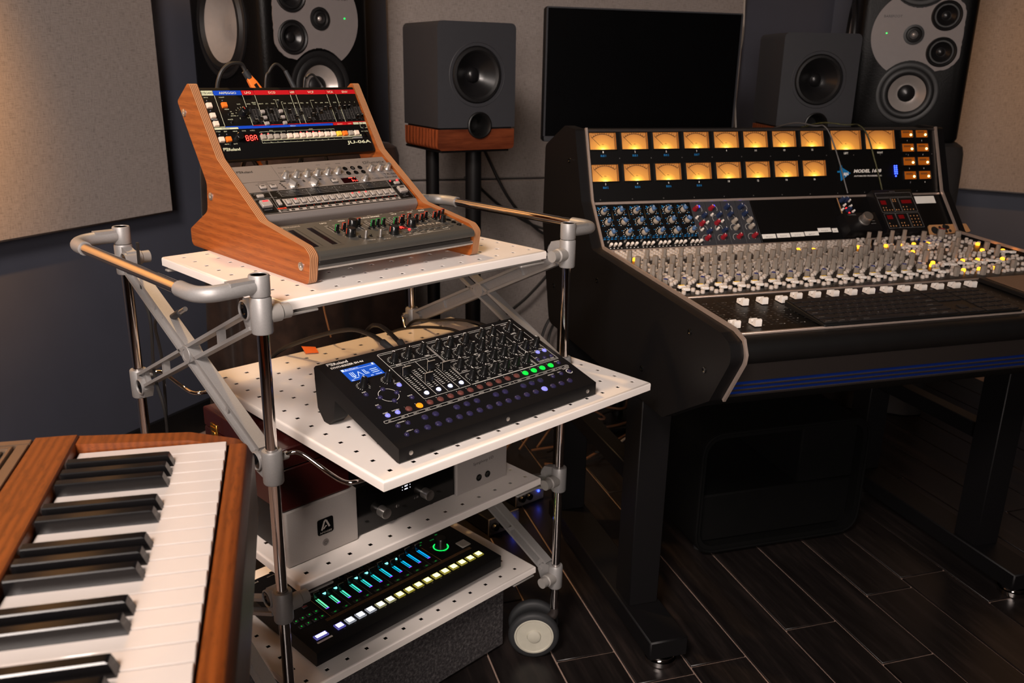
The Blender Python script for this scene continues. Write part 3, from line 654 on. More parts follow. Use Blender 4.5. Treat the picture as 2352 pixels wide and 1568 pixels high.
# ------------------------------------------------------------------ shared control shapes (millimetres, built at 1/1000)
MM = 0.001
def put(name, me, par, u, v, h=0.0, rz=0.0, **kw): return inst(name, me, par, (u*MM, v*MM, h*MM), (0, 0, rz), **kw)
def lam(prof, mats, name, n=20, extra=None):
    b = Mb(); b.lathe(prof, n)
    if extra: extra(b)
    return b.mesh(name, mats, MM)
def capbox(w, d, h, m, name, bev=1.0, taper=0.0):
    b = Mb(); b.box((-w/2, -d/2, 0), (w/2, d/2, h), 0, bev); return b.mesh(name, [m], MM)
def keycap(w, d, h, m, name):     # square cap, top smaller than foot
    b = Mb(); r = lambda W, D, z, c: [(x, y, z) for x, y in rounded([(-W/2, -D/2), (W/2, -D/2), (W/2, D/2), (-W/2, D/2)], c, 2)]
    b.ring_loft([r(w, d, 0, .5), r(w, d, h*0.5, .6), r(w-1.4, d-1.2, h-0.4, .7), r(w-2.0, d-1.8, h, .6)]); return b.mesh(name, [m], MM)
K_pot = lam([(6.6, 0), (6.9, 0.8), (6.3, 2.0), (5.4, 3.2), (4.4, 10.5), (4.0, 11.4), (3.2, 11.7), (0.1, 11.7)], ['knobsil'], 'silver_knob', 28)
def _ptr(b): b.box((-0.5, 1.0, 14.0), (0.5, 5.2, 14.35), 1)
K_jubig = lam([(7.8, 0), (8.0, 1.5), (7.2, 2.5), (6.4, 13.2), (5.6, 14), (0.1, 14)], ['knob', 'orprint'], 'black_knob', 28, _ptr)
K_jumed = lam([(6.6, 0), (6.6, 1.0), (6.2, 11.2), (5.4, 12), (0.1, 12)], ['knob'], 'black_knob', 28)
def _wing(b): b.raw([], [])
def bigptr():
    b = Mb(); b.lathe([(8.2, 0), (8.6, 0.6), (8.0, 2.0), (7.4, 3.2), (7.2, 3.4)], 30)
    P = rounded([(-3.6, -7), (3.6, -7), (3.0, 7.2), (-3.0, 7.2)], 1.4, 3); Q = [(x*0.86, y*0.9) for x, y in P]
    b.ring_loft([[(x, y, 2.6) for x, y in P], [(x*0.95, y*0.97, 12) for x, y in P], [(x, y, 13.2) for x, y in Q]]); return b.mesh('pointer_knob', ['knobsil'], MM)
K_ptr = bigptr()
K_shbig = lam([(8.4, 0), (8.5, 1.2), (7.9, 12.4), (7.0, 13.4), (0.1, 13.4)], ['knob', 'orprint'], 'black_knob', 28, lambda b: b.box((-8.3, -0.5, 2), (-7.6, 0.5, 13), 1))
K_shmed = lam([(5.8, 0), (5.9, 1), (5.2, 11.2), (4.4, 12), (0.1, 12)], ['knob', 'orprint'], 'black_knob', 24, lambda b: b.box((-5.6, -0.4, 2), (-5.0, 0.4, 11.5), 1))
K_lever = lam([(2.6, 0), (2.4, 1), (2.5, 12), (2.1, 13.4), (0.1, 13.8)], ['alu'], 'metal_lever', 16)
K_jack = lam([(4.7, 0), (4.7, 0.9), (3.8, 1.3), (2.6, 0.9), (2.4, -2), (0.1, -2)], ['blkgloss'], 'mini_jack', 20)
K_led = lam([(1.5, 0), (1.4, 0.8), (0.8, 1.3), (0.05, 1.4)], ['ledoff'], 'light', 10)
K_ledr = lam([(1.6, 0), (1.5, 0.9), (0.9, 1.4), (0.05, 1.5)], ['led_red'], 'light', 10)
K_ledR = lam([(2.4, 0), (2.4, 1.6), (1.4, 2.6), (0.05, 2.8)], ['led_red'], 'light', 12)
KC = {m: keycap(9.6, 9.2, 5.6, m, 'key_cap') for m in ('cream', 'orange', 'grey', 'yellow')}
K_sil3 = keycap(7.4, 6.4, 4.6, 'bright', 'small_key')
def jucap():
    b = Mb(); b.box((-1.5, -2.4, 0), (1.5, 2.4, 3), 0, .4)
    b.raw([(-2.8, -3.2, 3), (2.8, -3.2, 3), (2.8, 3.4, 3), (-2.8, 3.4, 3), (-2.2, 0.4, 8.6), (2.2, 0.4, 8.6), (2.2, 2.6, 8.6), (-2.2, 2.6, 8.6)], [(3, 2, 1, 0), (0, 1, 5, 4), (1, 2, 6, 5), (2, 3, 7, 6), (3, 0, 4, 7), (4, 5, 6, 7)])
    b.raw([(-2.3, 0.35, 8.62), (2.3, 0.35, 8.62), (2.3, 1.15, 8.7), (-2.3, 1.15, 8.7)], [(0, 1, 2, 3)], 1); return b.mesh('slider_cap', ['blkgloss', 'grey'], MM)
K_jucap = jucap()
def shcap(m):
    b = Mb(); b.box((-3.6, -4.4, 0.4), (3.6, 4.4, 3.4), 0, .6); b.box((-3.2, -2.0, 3.2), (3.2, 2.4, 14), 0, .7); b.box((-3.5, -0.6, 3.2), (-3.1, 0.6, 13.9), 1); b.box((-3.5, -0.6, 13.8), (3.3, 0.6, 14.2), 1)
    return b.mesh('slider_cap', ['knob', m], MM)
M['grline'] = mat('green_line', S(26, 150, 62), 0.5, 0, 0.03, 40); K_shg = shcap('grline'); K_sho = shcap('orprint')
def roland(b, u, v, s, mi, X=(1, 0, 0)):
    # striped ribbon mark followed by the word
    for i, k in enumerate((0.0, 0.2, 0.4)):
        a0, b0, a1, b1 = u+s*0.05*(1-k*2)+k*s*0.5, v+s*k, u+s*1.35-k*s*0.35, v+s*0.92-s*k
        b.line([(a0, b0), (a0, b1), (a1, b1), (a1, b1-s*0.34)], s*0.1, mi)
    for k in (0.05, 0.25): b.line([(u+s*0.75, v+s*k), (u+s*1.4, v+s*k)], s*0.1, mi)
    b.text('Roland', u+s*1.55, v, s*1.22, mi, 'l', bold=0.018, width=s*3.35)
def seg7(b, u, v, w, h, ch, mi, t=1.0, slant=0.15, hh=0.5):
    SEG = {'0': 'abcdef', '8': 'abcdefg', 'A': 'abcefg', 'b': 'cdefg', 'h': 'cefg'}[ch]
    p = lambda x, y: (u+x*w+y*h*slant, v+y*h)
    L = {'a': ((0, 1), (1, 1)), 'b': ((1, .5), (1, 1)), 'c': ((1, 0), (1, .5)), 'd': ((0, 0), (1, 0)), 'e': ((0, 0), (0, .5)), 'f': ((0, .5), (0, 1)), 'g': ((0, .5), (1, .5))}
    for c in SEG:
        (x0, y0), (x1, y1) = L[c]; e = 0.1; x0 += e*(x1 > x0); x1 -= e*(x1 > x0); y0 += e*0.6*(y1 > y0); y1 -= e*0.6*(y1 > y0)
        b.line([p(x0, y0), p(x1, y1)], t, mi, hh)
def module_body(th, nose, mats, depth=128, W=308, top=-0.0):
    b = Mb(); b.prism(nose, 1.2, W+1.4, 0); return b.obj('case', mats, th, MM)

# ------------------------------------------------------------------ top tier: black module with coloured headers
def module(label, v, z, tilt, cat='synthesizer', name='synth_module'):
    p = st_loc(v, z); return thing(name, label, cat, p, (R(tilt), 0, SY))
ju = module('black synth module with red and blue header stripes on the top tier of the stand', 0.2809, 1.0349, 58.5)
module_body(ju, [(-7, -5), (-6, -9), (-2, -22), (4, -26), (124, -26), (128, -22), (128, -1.2), (126.5, 0), (-3, 0), (-6, -1.6)], 'blkpanel')
p = Mb(); C_ = {n: i for i, n in enumerate(('creamp', 'blue', 'red', 'dkprint', 'greyprint', 'white'))}
H0, H1 = 113.2, 122.1
for u0, u1, c, t in ((1.4, 22.3, 'creamp', 'KEYBOARD'), (22.9, 74.4, 'blue', 'ARPEGGIO'), (75, 97.9, 'red', 'LFO'), (98.6, 168.3, 'red', 'DCO'), (169, 180, 'red', 'HPF'), (180.7, 245, 'red', 'VCF'), (245.6, 264.2, 'red', 'VCA'), (264.8, 310, 'red', 'ENV')):
    p.rect(u0, H0, u1, H1, C_[c]); w = {'KEYBOARD': 24, 'ARPEGGIO': 32, 'LFO': 12, 'DCO': 13.5, 'HPF': 9, 'VCF': 12.5, 'VCA': 12.5, 'ENV': 12.5}[t]
    p.text(t, (u0+u1)/2-(1.5 if t == 'KEYBOARD' else 0), H0+2.2, 6.2, C_['dkprint' if c == 'creamp' else 'creamp'], 'c', 0.5, bold=0.012, width=w)
for u, v0 in ((23.2, 55), (75, 55), (98.3, 55), (168.9, 55.5), (180.5, 55.5), (245.8, 55.5), (265.6, 55.5)): p.line([(u, v0), (u, H0)], 0.7, C_['creamp'])
p.line([(1.4, 54.2), (23.2, 54.2)], 0.9, C_['creamp']); p.rect(1.4, 49.3, 46, 52.6, C_['creamp']); p.text('SEQUENCER', 23, 49.9, 2.7, C_['dkprint'], 'c', 0.5)
p.rect(23.6, 53.4, 75, 54.8, C_['blue']); p.rect(46.8, 49.3, 236, 53.6, C_['blue']); p.text('MEMORY', 152, 50.1, 2.9, C_['creamp'], 'c', 0.5)
p.rect(75.6, 54.2, 310, 55.4, C_['red']); p.rect(236.6, 49.3, 266, 53.6, C_['red']); p.text('CHORUS', 251, 50.2, 2.8, C_['creamp'], 'c', 0.5); p.rect(266.6, 49.3, 280, 53.6, C_['red']); p.text('DELAY', 273, 50.3, 2.6, C_['creamp'], 'c', 0.5)
for a, c, t in ((281, 293, 'MANUAL'), (294.6, 301, 'MIDI'), (302, 310, 'SYNC')): p.rect(a, 49.3, c, 53.6, C_['creamp']); p.text(t, (a+c)/2, 50.3, 2.3, C_['dkprint'], 'c', 0.5)
p.line([(295, 49), (295, 41.5), (309, 41.5), (309, 49)], 0.5, C_['creamp'])
for t, u, v in (('HOLD', 6.9, 108.4), ('CHORD', 7, 89.6), ('ON/OFF', 35, 108.4), ('MODE', 37, 85.8), ('RANGE', 37.4, 66.6), ('RATE', 62, 95), ('START', 8, 44.6), ('EDIT', 21, 44.6), ('VALUE', 38, 44.4), ('BANK', 54.7, 44.4), ('PATCH', 70.6, 44.4), ('NOTE', 15.6, 21.2), ('GATE', 31.4, 21.2), ('RATE', 80.6, 95), ('DELAY', 91.6, 97.6), ('TIME', 91.6, 94.4), ('RANGE', 104.6, 95), ('LFO', 116, 95), ('PWM', 127.7, 95), ('LFO', 139.6, 102), ('SUB', 151.5, 95), ('NOISE', 162.5, 95), ('FREQ', 174.5, 95), ('FREQ', 186.5, 95), ('RES', 198, 95), ('ENV', 217, 95), ('LFO', 228, 95), ('KYBD', 239.5, 95), ('LEVEL', 257, 95), ('A', 269, 95), ('D', 280, 95), ('S', 290.5, 95), ('R', 301.5, 95), ('UP', 43, 81.2), ('U&D', 44, 77.2), ('DOWN', 45, 73.2), ('EXT CLK IN', 300, 33.5)):
    p.text(t, u, v, 2.8, C_['creamp'])
p.rect(3, 67.6, 14, 71.2, C_['greyprint']); p.text('SHIFT', 8.5, 68.2, 2.4, C_['dkprint'], 'c', 0.5)
p.text('10', 73, 69, 2.8, C_['creamp']); p.text('0', 56, 67.5, 2.8, C_['creamp']); p.ticks(63.4, 78.3, 10.2, 12.6, 11, -50, 230, 0.5, C_['creamp'])
p.line([(131, 103.5), (135, 103.5), (135, 88)], 0.4, C_['creamp']); p.line([(149, 99), (145.5, 99), (145.5, 60)], 0.4, C_['creamp']); p.line([(214, 101), (206, 101), (206, 84)], 0.4, C_['creamp'])
caps = [(81.1, 62.0), (92.4, 66.2), (115.2, 80.2), (128.4, 62.3), (151.8, 78.4), (163.3, 66.8), (174.6, 75.0), (186.2, 61.4), (197.6, 70.5), (217.0, 75.8), (227.9, 83.2), (239.0, 83.0), (258.8, 83.5), (270.2, 84.2), (281.0, 85.0), (292.5, 63.9), (303.4, 65.5)]
for i, (u, v) in enumerate(caps):
    p.rect(u-1.1, 57.5, u+1.1, 90, C_['dkprint'], 0.25)
    for k in range(11):
        ww = 3.6 if k in (0, 5, 10) else 2.6
        for s in (-1, 1): p.rect(u+s*2.0, 62+k*2.28, u+s*(2.0+ww), 62+k*2.28+0.5, C_['greyprint'], 0.28)
p.rect(81.5, 25.2, 290, 28.6, C_['creamp'])
for i in range(16): p.text(str(i+1), 85.6+12.92*i, 25.8, 2.3, C_['dkprint'], 'c', 0.5)
p.line([(81.5, 24.4), (81.5, 20.6), (245, 20.6)], 0.45, C_['creamp']); p.line([(246.5, 20.6), (246.5, 24), (268, 24), (268, 20.6)], 0.45, C_['creamp'], closed=True); p.rect(269, 20.6, 290, 23.8, C_['greyprint'])
for i, t in enumerate(('C', 'C#', 'D', 'D#', 'E', 'F', 'F#', 'G', 'G#', 'A', 'A#', 'B')): p.text(t, 85.6+12.92*i, 21.2, 2.3, C_['creamp'])
p.line([(83, 40.5), (83, 42), (133, 42), (133, 40.5)], 0.4, C_['creamp']); p.line([(137, 40.5), (137, 42), (235, 42), (235, 40.5)], 0.4, C_['creamp']); p.text('BANK', 106, 43, 2.4, C_['creamp']); p.text('PATCH', 186, 43, 2.4, C_['creamp'])
for i in range(12): p.text(('1/5', '2/6', '3/7', '4/8')[i] if i < 4 else str(i-3), 85.3+12.92*i, 38.8, 2.3, C_['creamp'])
roland(p, 6, 9.6, 6.2, C_['creamp'])
p.text('JU-06A', 279, 10.6, 8.2, C_['creamp'], 'c', bold=0.022, width=53)
p.obj('panel_print', ['creamp', 'blue', 'red', 'dkprint', 'greyprint', 'white'], ju, MM, smooth=False)
for (u, v), m in zip(((7, 93.4), (7.3, 74.6), (7.9, 55.9+3.2), (34.4, 93.6), (8.2, 30), (21, 30)), ('cream', 'cream', 'cream', 'orange', 'cream', 'orange')): put('key_cap', KC[m], ju, u, v)
for u, v in ((6.9, 103.2), (7.0, 84.4), (7.5, 66), (34.8, 103.2), (8.4, 40), (21.4, 40)): put('light', K_led, ju, u, v, 0.2)
row = ['grey']*4+['cream']*8+['yellow', 'orange', 'grey', 'cream']; lit = {0, 1, 6, 7, 8, 9}
for i, m in enumerate(row):
    put('key_cap', KC[m], ju, 85.6+12.92*i, 30.9); put('light', K_ledr if i in lit else K_led, ju, 84.9+12.92*i, 37.2, 0.2)
for u, v in caps: put('slider_cap', K_jucap, ju, u, v)
put('rate_knob', K_jubig, ju, 63.4, 78.3, 0, R(20)); put('value_knob', K_jumed, ju, 39.6, 32.0)
for u, v in ((101.7, 79.6), (102.2, 68.2), (102.6, 56.9), (137.4, 79.7), (137.5, 68.0), (137.7, 57.0)): put('small_key', K_sil3, ju, u, v)
tg = Mb(); tg.box((-2, -3.4, 0), (2, 3.4, 0.6), 0, .2); tg.box((-1.4, -0.5, .4), (1.4, 2.2, 3.4), 0, .4); tgm = tg.mesh('toggle', ['knob'], MM)
for u, v in ((38.3, 77.6), (38.2, 62.5), (23.1, 22.9), (140, 98), (210, 73), (251, 73), (301, 42)): put('toggle', tgm, ju, u, v)
b = Mb(); b.box((50.2, 23.8, 0), (77, 39.4, 0.8), 0, .5)
for u, ch in ((54.5, '8'), (62.5, '8'), (70.2, 'A')): seg7(b, u-1.2, 26.6, 4.6, 9.4, ch, 1, 1.25, 0.06, 0.95)
b.obj('display', ['dglass', 'led_redtxt'], ju, MM, smooth=False)
put('mini_jack', K_jack, ju, 299.3, 27)

# ------------------------------------------------------------------ middle tier: silver drum module
dm = module('silver drum machine module with sixteen step keys on the middle tier of the stand', 0.151, 0.9495, 33.24, 'drum machine', 'drum_module')
module_body(dm, rounded([(-4.5, -4), (-4.5, -20), (3, -27), (124, -27), (128, -23), (128, 0), (4, 0)], [6, 6, 3, 3, 3, 1.2, 4], 5), 'silverp')
p = Mb(); mats = ['dkprint', 'silverp', 'greyprint', 'orprint', 'blkpanel', 'white', 'bright']; dk, sv, gp, op, bp, wh, br = range(7)
p.rect(1.2, 6.4, 310, 60.6, bp, 0.2)
for pts in ([(3, 8), (3, 58.5), (36, 58.5), (36, 45), (3, 45)], [(3, 43), (31, 43), (31, 8), (3, 8)], [(278, 58.5), (307.5, 58.5), (307.5, 44.5), (278, 44.5), (278, 58.5)], [(278, 43), (307.5, 43), (307.5, 8), (278, 8), (278, 43)]): p.line(pts, 0.45, gp)
p.line([(38, 60.4), (33.5, 7)], 0.8, gp); p.line([(276.6, 60.4), (276.6, 7)], 0.8, gp)
# rhythm chart lines
for k in range(4):
    v = 57-k*3.7; p.line([(50+k*1.2, v), (276, v)], 0.6, gp)
    n = (7, 15, 3, 3)[k]
    for i in range(n): p.line([(54+(222/n)*i, v), (54+(222/n)*i, v+2.4)], 0.7, gp)
for k in range(1, 4): p.line([(50.4+56.4*k, 38), (50.4+56.4*k, 59)], 0.5, gp)
p.rect(50.2, 20.4, 276.4, 38.4, br, 0.5)
for i in range(1, 16): p.line([(50.2+14.14*i, 20.4), (50.2+14.14*i, 38.4)], 0.5 if i % 4 else 1.0, dk, 0.7)
p.rect(31.5, 8, 276, 14, br, 0.5); p.rect(34, 9.2, 50, 13.2, dk, 0.7); p.text('BANK', 42, 10, 2.6, br, 'c', 0.9)
for i in range(16):
    u = 57.4+14.14*i; p.rect(u-3.2, 9.2, u+3.2, 13.0, dk, 0.7); p.text(str(i % 8+1) if i < 9 else ('AC', 'BD', 'SD', 'LT', 'HT', 'CY', 'OH')[i-9], u, 9.9, 2.4, br, 'c', 0.9)
    p.text(str(i+1), u, 16, 3.4, op, 'c', 0.5, bold=0.02)
p.rect(32, 15.6, 48, 18.8, op, 0.4); p.text('PATTERN', 40, 16.1, 2.5, bp, 'c', 0.6)
for t, u, v, s, m in (('RUN/STOP', 15.5, 16.5, 3.0, gp), ('FUNCTION', 43, 38.4, 2.6, gp), ('SCALE', 41, 43.6, 2.6, gp), ('PATTERN CLEAR', 17, 53.8, 2.6, gp), ('INSTRUMENT', 17, 56.8, 2.4, gp), ('TAP', 292, 17.4, 2.6, gp), ('STEP RESET', 292, 13.6, 2.6, gp), ('SHUFFLE', 292, 21, 2.4, gp)): p.text(t, u, v, s, m)
p.line([(73.8, 123.8), (73.8, 86.5)], 0.4, dk); p.line([(1.5, 86), (309.5, 86)], 0.4, dk); p.line([(203, 86), (203, 96), (219, 96), (219, 108)], 0.35, dk)
roland(p, 5, 110.2, 5.8, dk)
p.text('Drumatix', 281, 110.6, 9.2, dk, 'c', 0.35, width=47); p.text('TR-06', 296, 75.4, 7.2, dk, 'c', width=26); p.text('Computer Controlled', 279, 67.4, 6, dk, 'c', width=55)
for i, t in enumerate(('Accent', 'Bass Drum', 'Snare Drum', 'L/H Tom', 'Cymbal', 'Hihat')): p.text(t, 82+21*i, 103.2, 3, dk)
for i, t in enumerate(('Mix', 'Decay', 'Level')): p.text(t, 260+19*i, 102.4, 3, dk)
for i, t in enumerate(('MIX IN', 'OUTPUT', 'PHONES', 'VOLUME', 'USB', 'POWER')): p.text(t, 163+21*i, 116.5, 2.6, dk)
p.line([(84, 116.5), (84, 118.5)], 0.4, dk); p.line([(84, 117), (92, 117)], 0.35, dk); p.text('MIDI', 97, 116, 2.6, dk); p.line([(102, 117), (110, 117), (110, 119)], 0.35, dk)
for u, v in [(85.6, 93.2), (106.4, 93.2), (127.2, 93.2), (148.2, 93.2), (169.4, 93.2), (190.6, 93.2), (262.4, 93.5), (281.4, 93.5), (300.4, 93.5), (234.5, 68.2)]: p.ticks(u, v, 7.8, 9.6, 11, -50, 230, 0.35, dk)
for k, (a, t) in enumerate(((160, '1'), (195, '2'), (225, '3'), (255, '4'))): p.rect(66+k*1.2, 76-k*4.2, 69.5+k*1.2, 79-k*4.2, dk)
p.rect(70, 81, 80, 84, dk); p.rect(95, 74, 99, 77, dk); p.rect(96, 69, 100, 72, dk); p.rect(112, 76, 116, 82, dk); p.rect(139, 78, 149, 81.5, dk)
for t, u, v in (('MENU', 26, 77.5), ('STEP LOOP', 47, 77.5), ('SUB STEP', 32, 63.5), ('SAMPLE', 171, 77.5), ('TEMPO', 222, 76), ('1ST VARIATION', 37, 81.5)): p.text(t, u, v, 2.5, dk)
p.obj('panel_print', mats, dm, MM, smooth=False)
for u, v in [(85.6, 93.2), (106.4, 93.2), (127.2, 93.2), (148.2, 93.2), (169.4, 93.2), (190.6, 93.2), (262.4, 93.5), (281.4, 93.5), (300.4, 93.5), (234.5, 68.2)]: put('silver_knob', K_pot, dm, u, v)
put('pointer_knob', K_ptr, dm, 86.6, 68.8, 0, R(25)); put('pointer_knob', K_ptr, dm, 127.7, 68.4, 0, R(25))
for u, v in ((211.1, 101.8), (227.5, 102), (243.3, 101.8), (211.2, 89), (227.6, 89.2), (243.7, 89.3)): put('mini_jack', K_jack, dm, u, v)
def flatkey(w, d, h, nm, slot=True, m='bright'):
    b = Mb(); b.box((-w/2-0.8, -d/2-0.8, 0), (w/2+0.8, d/2+0.8, 0.25), 1); b.box((-w/2, -d/2, 0), (w/2, d/2, h), 0, 0.7)
    if slot: b.box((-w*0.28, d*0.1, h), (w*0.28, d*0.34, h+0.15), 1)
    return b.mesh(nm, [m, 'dkprint'], MM)
fk = flatkey(11, 7.4, 3.2, 'push_key')
for u, v in ((32, 70.6), (51, 70.6), (171.6, 71.4)): put('push_key', fk, dm, u, v)
fk2 = flatkey(12, 6.4, 3.4, 'push_key', False); put('push_key', fk2, dm, 16.6, 49.6); put('push_key', fk2, dm, 294, 50.4)
fk3 = flatkey(18, 15, 5, 'push_key', False); o = put('run_key', fk3, dm, 16.5, 29.5); Mb().box((-5, 2.4, 5), (5, 5.6, 5.3)).obj('key_light', 'led_red', o, MM)
put('tap_key', flatkey(17, 15, 5, 'tap_key', True), dm, 294, 30.8); put('function_key', flatkey(6.4, 12.5, 3.4, 'function_key', False), dm, 41.2, 30)
sk = Mb(); sk.box((-4.0, -5.8, 0), (4.0, 5.8, 0.9), 1); sk.box((-3.6, -5.4, .5), (3.6, 5.4, 3.8), 0, .6); skm = sk.mesh('step_key', ['bright', 'dkprint'], MM)
sl0 = Mb().cyl((0, 3.0, 3.8), (0, 3.0, 4.1), 0.9, n=8).mesh('key_light', ['dkprint'], MM); sl1 = Mb().cyl((0, 3.0, 3.8), (0, 3.0, 4.3), 1.5, n=10).mesh('key_light', ['led_red'], MM)
for i in range(16):
    o = put('step_key', skm, dm, 57.4+14.14*i, 29.2, 0.5); inst('key_light', sl1 if i in (1, 9, 10, 11) else sl0, o)
b = Mb(); b.box((187.2, 63.6, 0), (218.8, 77.2, 0.6), 0, .3); seg7(b, 207.5, 65, 5, 7.2, 'h', 1, 1.2, 0.05, 0.75); b.line([(203, 75.6), (211, 75.6)], 1.4, 1, 0.75); b.line([(216.6, 66), (216.6, 69)], 1.4, 1, 0.75); b.line([(215.4, 76), (217, 76)], 1.2, 1, .75)
b.obj('display', ['dglass', 'led_redtxt'], dm, MM, smooth=False)
put('light', K_ledR, dm, 299.6, 57.8); put('light', K_ledr, dm, 284.1, 57.9)

# ------------------------------------------------------------------ bottom tier: grey synth module
sh = module('dark grey synth module with small sliders on the bottom tier of the stand', -0.0029, 0.9186, 10.99)
module_body(sh, rounded([(-6, -4), (-6, -12), (-1, -14.5), (117, -14.5), (117, 0), (2, 0)], [5, 4, 1, 2, 1, 6], 5), 'greyp')
b = Mb(); b.box((3, -1, -24), (307, 114, -14.6), 0, 1); b.box((4, 8, -30), (305, 112, -24), 0, 1); b.obj('under_tray', 'blk', sh, MM)
p = Mb(); mats = ['white', 'dkprint', 'greyprint', 'blkgloss', 'pcb', 'grey']; wh, dk, gp, gl, pc, gy = range(6)
for u, t in ((5.2, 0), (38.5, 0)):
    p.rect(u, 19.7, u+9.6, 95, gl, 0.3); p.rect(u+15.5, 19.5, u+16.6, 98.6, dk, 0.3); p.line([(u-4, 14.5), (u+19, 14.5)], 0.4, dk); p.line([(u-3, 19), (u-3, 97)], 0.3, gp)
roland(p, 2, 104.6, 6.4, gy)
for t, u, v, w in (('LFO', 76.5, 104.5, 12), ('VCO', 111, 105, 14), ('SOURCE MIXER', 166, 105.4, 46), ('VCF', 219, 105.4, 12), ('VCA', 254, 106, 12), ('ENV', 280.5, 106, 13)): p.text(t, u, v, 5.4, wh, 'c', bold=0.02, width=w)
p.text('SH-01A', 246, 41.5, 9, gy, 'c', bold=0.03, width=54)
for i, t in enumerate(('MIX IN', 'OUTPUT', 'PHONES', 'VOLUME', 'USB', 'POWER')): p.text(t, 172+23*i, 113.4, 2.4, wh)
p.text('MIDI', 96, 114, 2.4, wh)
caps = [(74.2, 62.6, 0), (89.0, 65.6, 1), (124.5, 76.6, 1), (142.7, 62.5, 0), (153.8, 64.4, 0), (165.2, 64.0, 0), (187.4, 60.2, 0), (198.8, 60.0, 1), (208.1, 68, 1), (222.0, 68, 1), (232.5, 62, 1), (244.0, 61.6, 1), (258.2, 68.3, 1), (274.2, 63.6, 1), (285.6, 66.8, 1), (297.2, 70, 1)]
for u, v, g in caps:
    p.rect(u-1.2, 56, u+1.2, 90, dk, 0.3)
    for k in range(9): p.rect(u-5.2, 58+k*3.6, u-2.2, 58.5+k*3.6, wh, 0.3)
    p.rect(u+2.0, 60, u+2.4, 88, wh, 0.3)
for t, u, v in (('RATE', 74, 92), ('MOD', 89, 92), ('RANGE', 112, 90), ('PW', 124, 92), ('SUB', 150, 92), ('NOISE', 165, 92), ('FREQ', 187, 92), ('RES', 199, 92), ('ENV', 210, 92), ('MOD', 222, 92), ('KYBD', 233, 92), ('A', 274, 92), ('D', 285, 92), ('TRANSPOSE', 108, 14.6), ('KEY HOLD', 135, 10), ('PORTAMENTO', 164, 10.5), ('TEMPO', 212, 33), ('LOAD', 186, 18), ('PLAY', 200, 18), ('HOLD', 214, 18.5), ('ARP', 226, 18.5), ('UP', 240, 18.5), ('SEQUENCER', 198, 12.5), ('ARPEGGIO', 226, 13.4), ('LFO CLK', 262, 17.4), ('POLY', 268, 20), ('PHONES', 305, 49), ('CV', 304, 37), ('GATE', 306, 24)): p.text(t, u, v, 2.8, wh)
p.line([(180, 12), (180, 9.6), (268, 12.6), (268, 15)], 0.35, wh)
for u, v, r in ((112.9, 76.9, 10.4), (87.1, 43.3, 10.4), (160.8, 27.6, 10.4), (210.5, 46.6, 10), (280.5, 48.6, 7.6)): p.ticks(u, v, r, r+2, 9, -50, 230, 0.5, wh)
for u in (184.5, 198.2, 212.2, 224.5, 236.8, 250.9, 265.2, 280.4): p.disc(u-4, 33, 1.7, dk); 
p.obj('panel_print', mats, sh, MM, smooth=False)
for u, v, g in caps: put('slider_cap', K_sho if g else K_shg, sh, u, v)
for u, v in ((112.9, 76.9), (87.1, 43.3), (160.8, 27.6), (210.5, 46.6)): put('black_knob', K_shbig, sh, u, v)
put('black_knob', K_shmed, sh, 280.5, 48.6)
for u, v in ((103.6, 25.2), (129.3, 21.5)):
    b = Mb(); b.box((-6, -3, 0), (6, 3, 0.5), 0, .3); o = b.obj('lever_slot', 'dkprint', sh, MM, loc=(u*MM, v*MM, 0)); inst('lever', K_lever, o)
sb = Mb(); sb.box((-4.4, -2.6, 0), (4.4, 2.6, 1.6), 0, .5); sbm = sb.mesh('small_key', ['greyp'], MM)
for u in (184.5, 198.2, 212.2, 224.5, 236.8, 250.9, 265.2, 280.4): put('small_key', sbm, sh, u, 25.4)
put('small_key', sbm, sh, 157.5, 48)
for u, v in ((296.5, 50.8), (297.6, 37.9), (299.0, 24.9)): put('mini_jack', K_jack, sh, u, v)
for u, v in ((97, 32), (117, 30), (135, 60), (177, 62)): put('toggle', tgm, sh, u, v)
b = Mb(); b.box((181, 39.4, 0), (199.4, 52.8, 0.6), 0, .3); seg7(b, 187, 41.6, 5, 8.4, 'A', 1, 1.3, 0.05, .75); b.obj('display', ['led_dkred', 'led_redtxt'], sh, MM, smooth=False)
put('light', K_ledR, sh, 196.5, 33)

# ------------------------------------------------------------------ black desktop synth on the pulled-out shelf
a4 = TY+R(-1.64); o4 = tf(0.1254, -0.132, 0.6685); T4 = R(17.1)
s4 = thing('desktop_synth', 'black desktop synth with blue screen on the pulled-out middle shelf', 'synthesizer', o4, (T4, 0, a4))
def wp(y, z): return (y*cos(T4)+z*sin(T4), -y*sin(T4)+z*cos(T4))      # level profile -> tilted panel frame
b = Mb(); P = [wp(0, -22.0), wp(6, -22.2), wp(60, -7), wp(222, 40), wp(224, 62), wp(218, 67), wp(0, 0)]
b.prism(rounded(P, [1, 1, 3, 3, 3, 1.2, 1.2], 2), 0, 419, 0); b.obj('case', 'blkmetal', s4, MM)
for x in (0.5, 393):
    b = Mb(); b.prism([wp(166, 27), wp(172, -9), wp(186, -22), wp(202, -22), wp(219, -4), wp(224, 45)], x, x+25.5, 0); b.obj('rear_foot', 'blkmetal', s4, MM)
b = Mb(); b.prism([wp(190, 20), wp(190, -6), wp(212, -6), wp(222, 45)], 26, 393, 0); b.obj('rear_box', 'blk', s4, MM)
scw = Mb(); scw.lathe([(3.6, 0), (3.5, 0.9), (2.4, 1.2), (1.0, 1.1), (0.8, 0.3), (0.1, 0.3)], 16, (0, 0, 0), (0, -1, 0)); scwm = scw.mesh('case_screw', ['alu'], MM)
for u in (21, 211, 398):
    y, z = wp(0.2, -11.5); inst('case_screw', scwm, s4, (u*MM, y*MM, z*MM), (-T4, 0, 0))
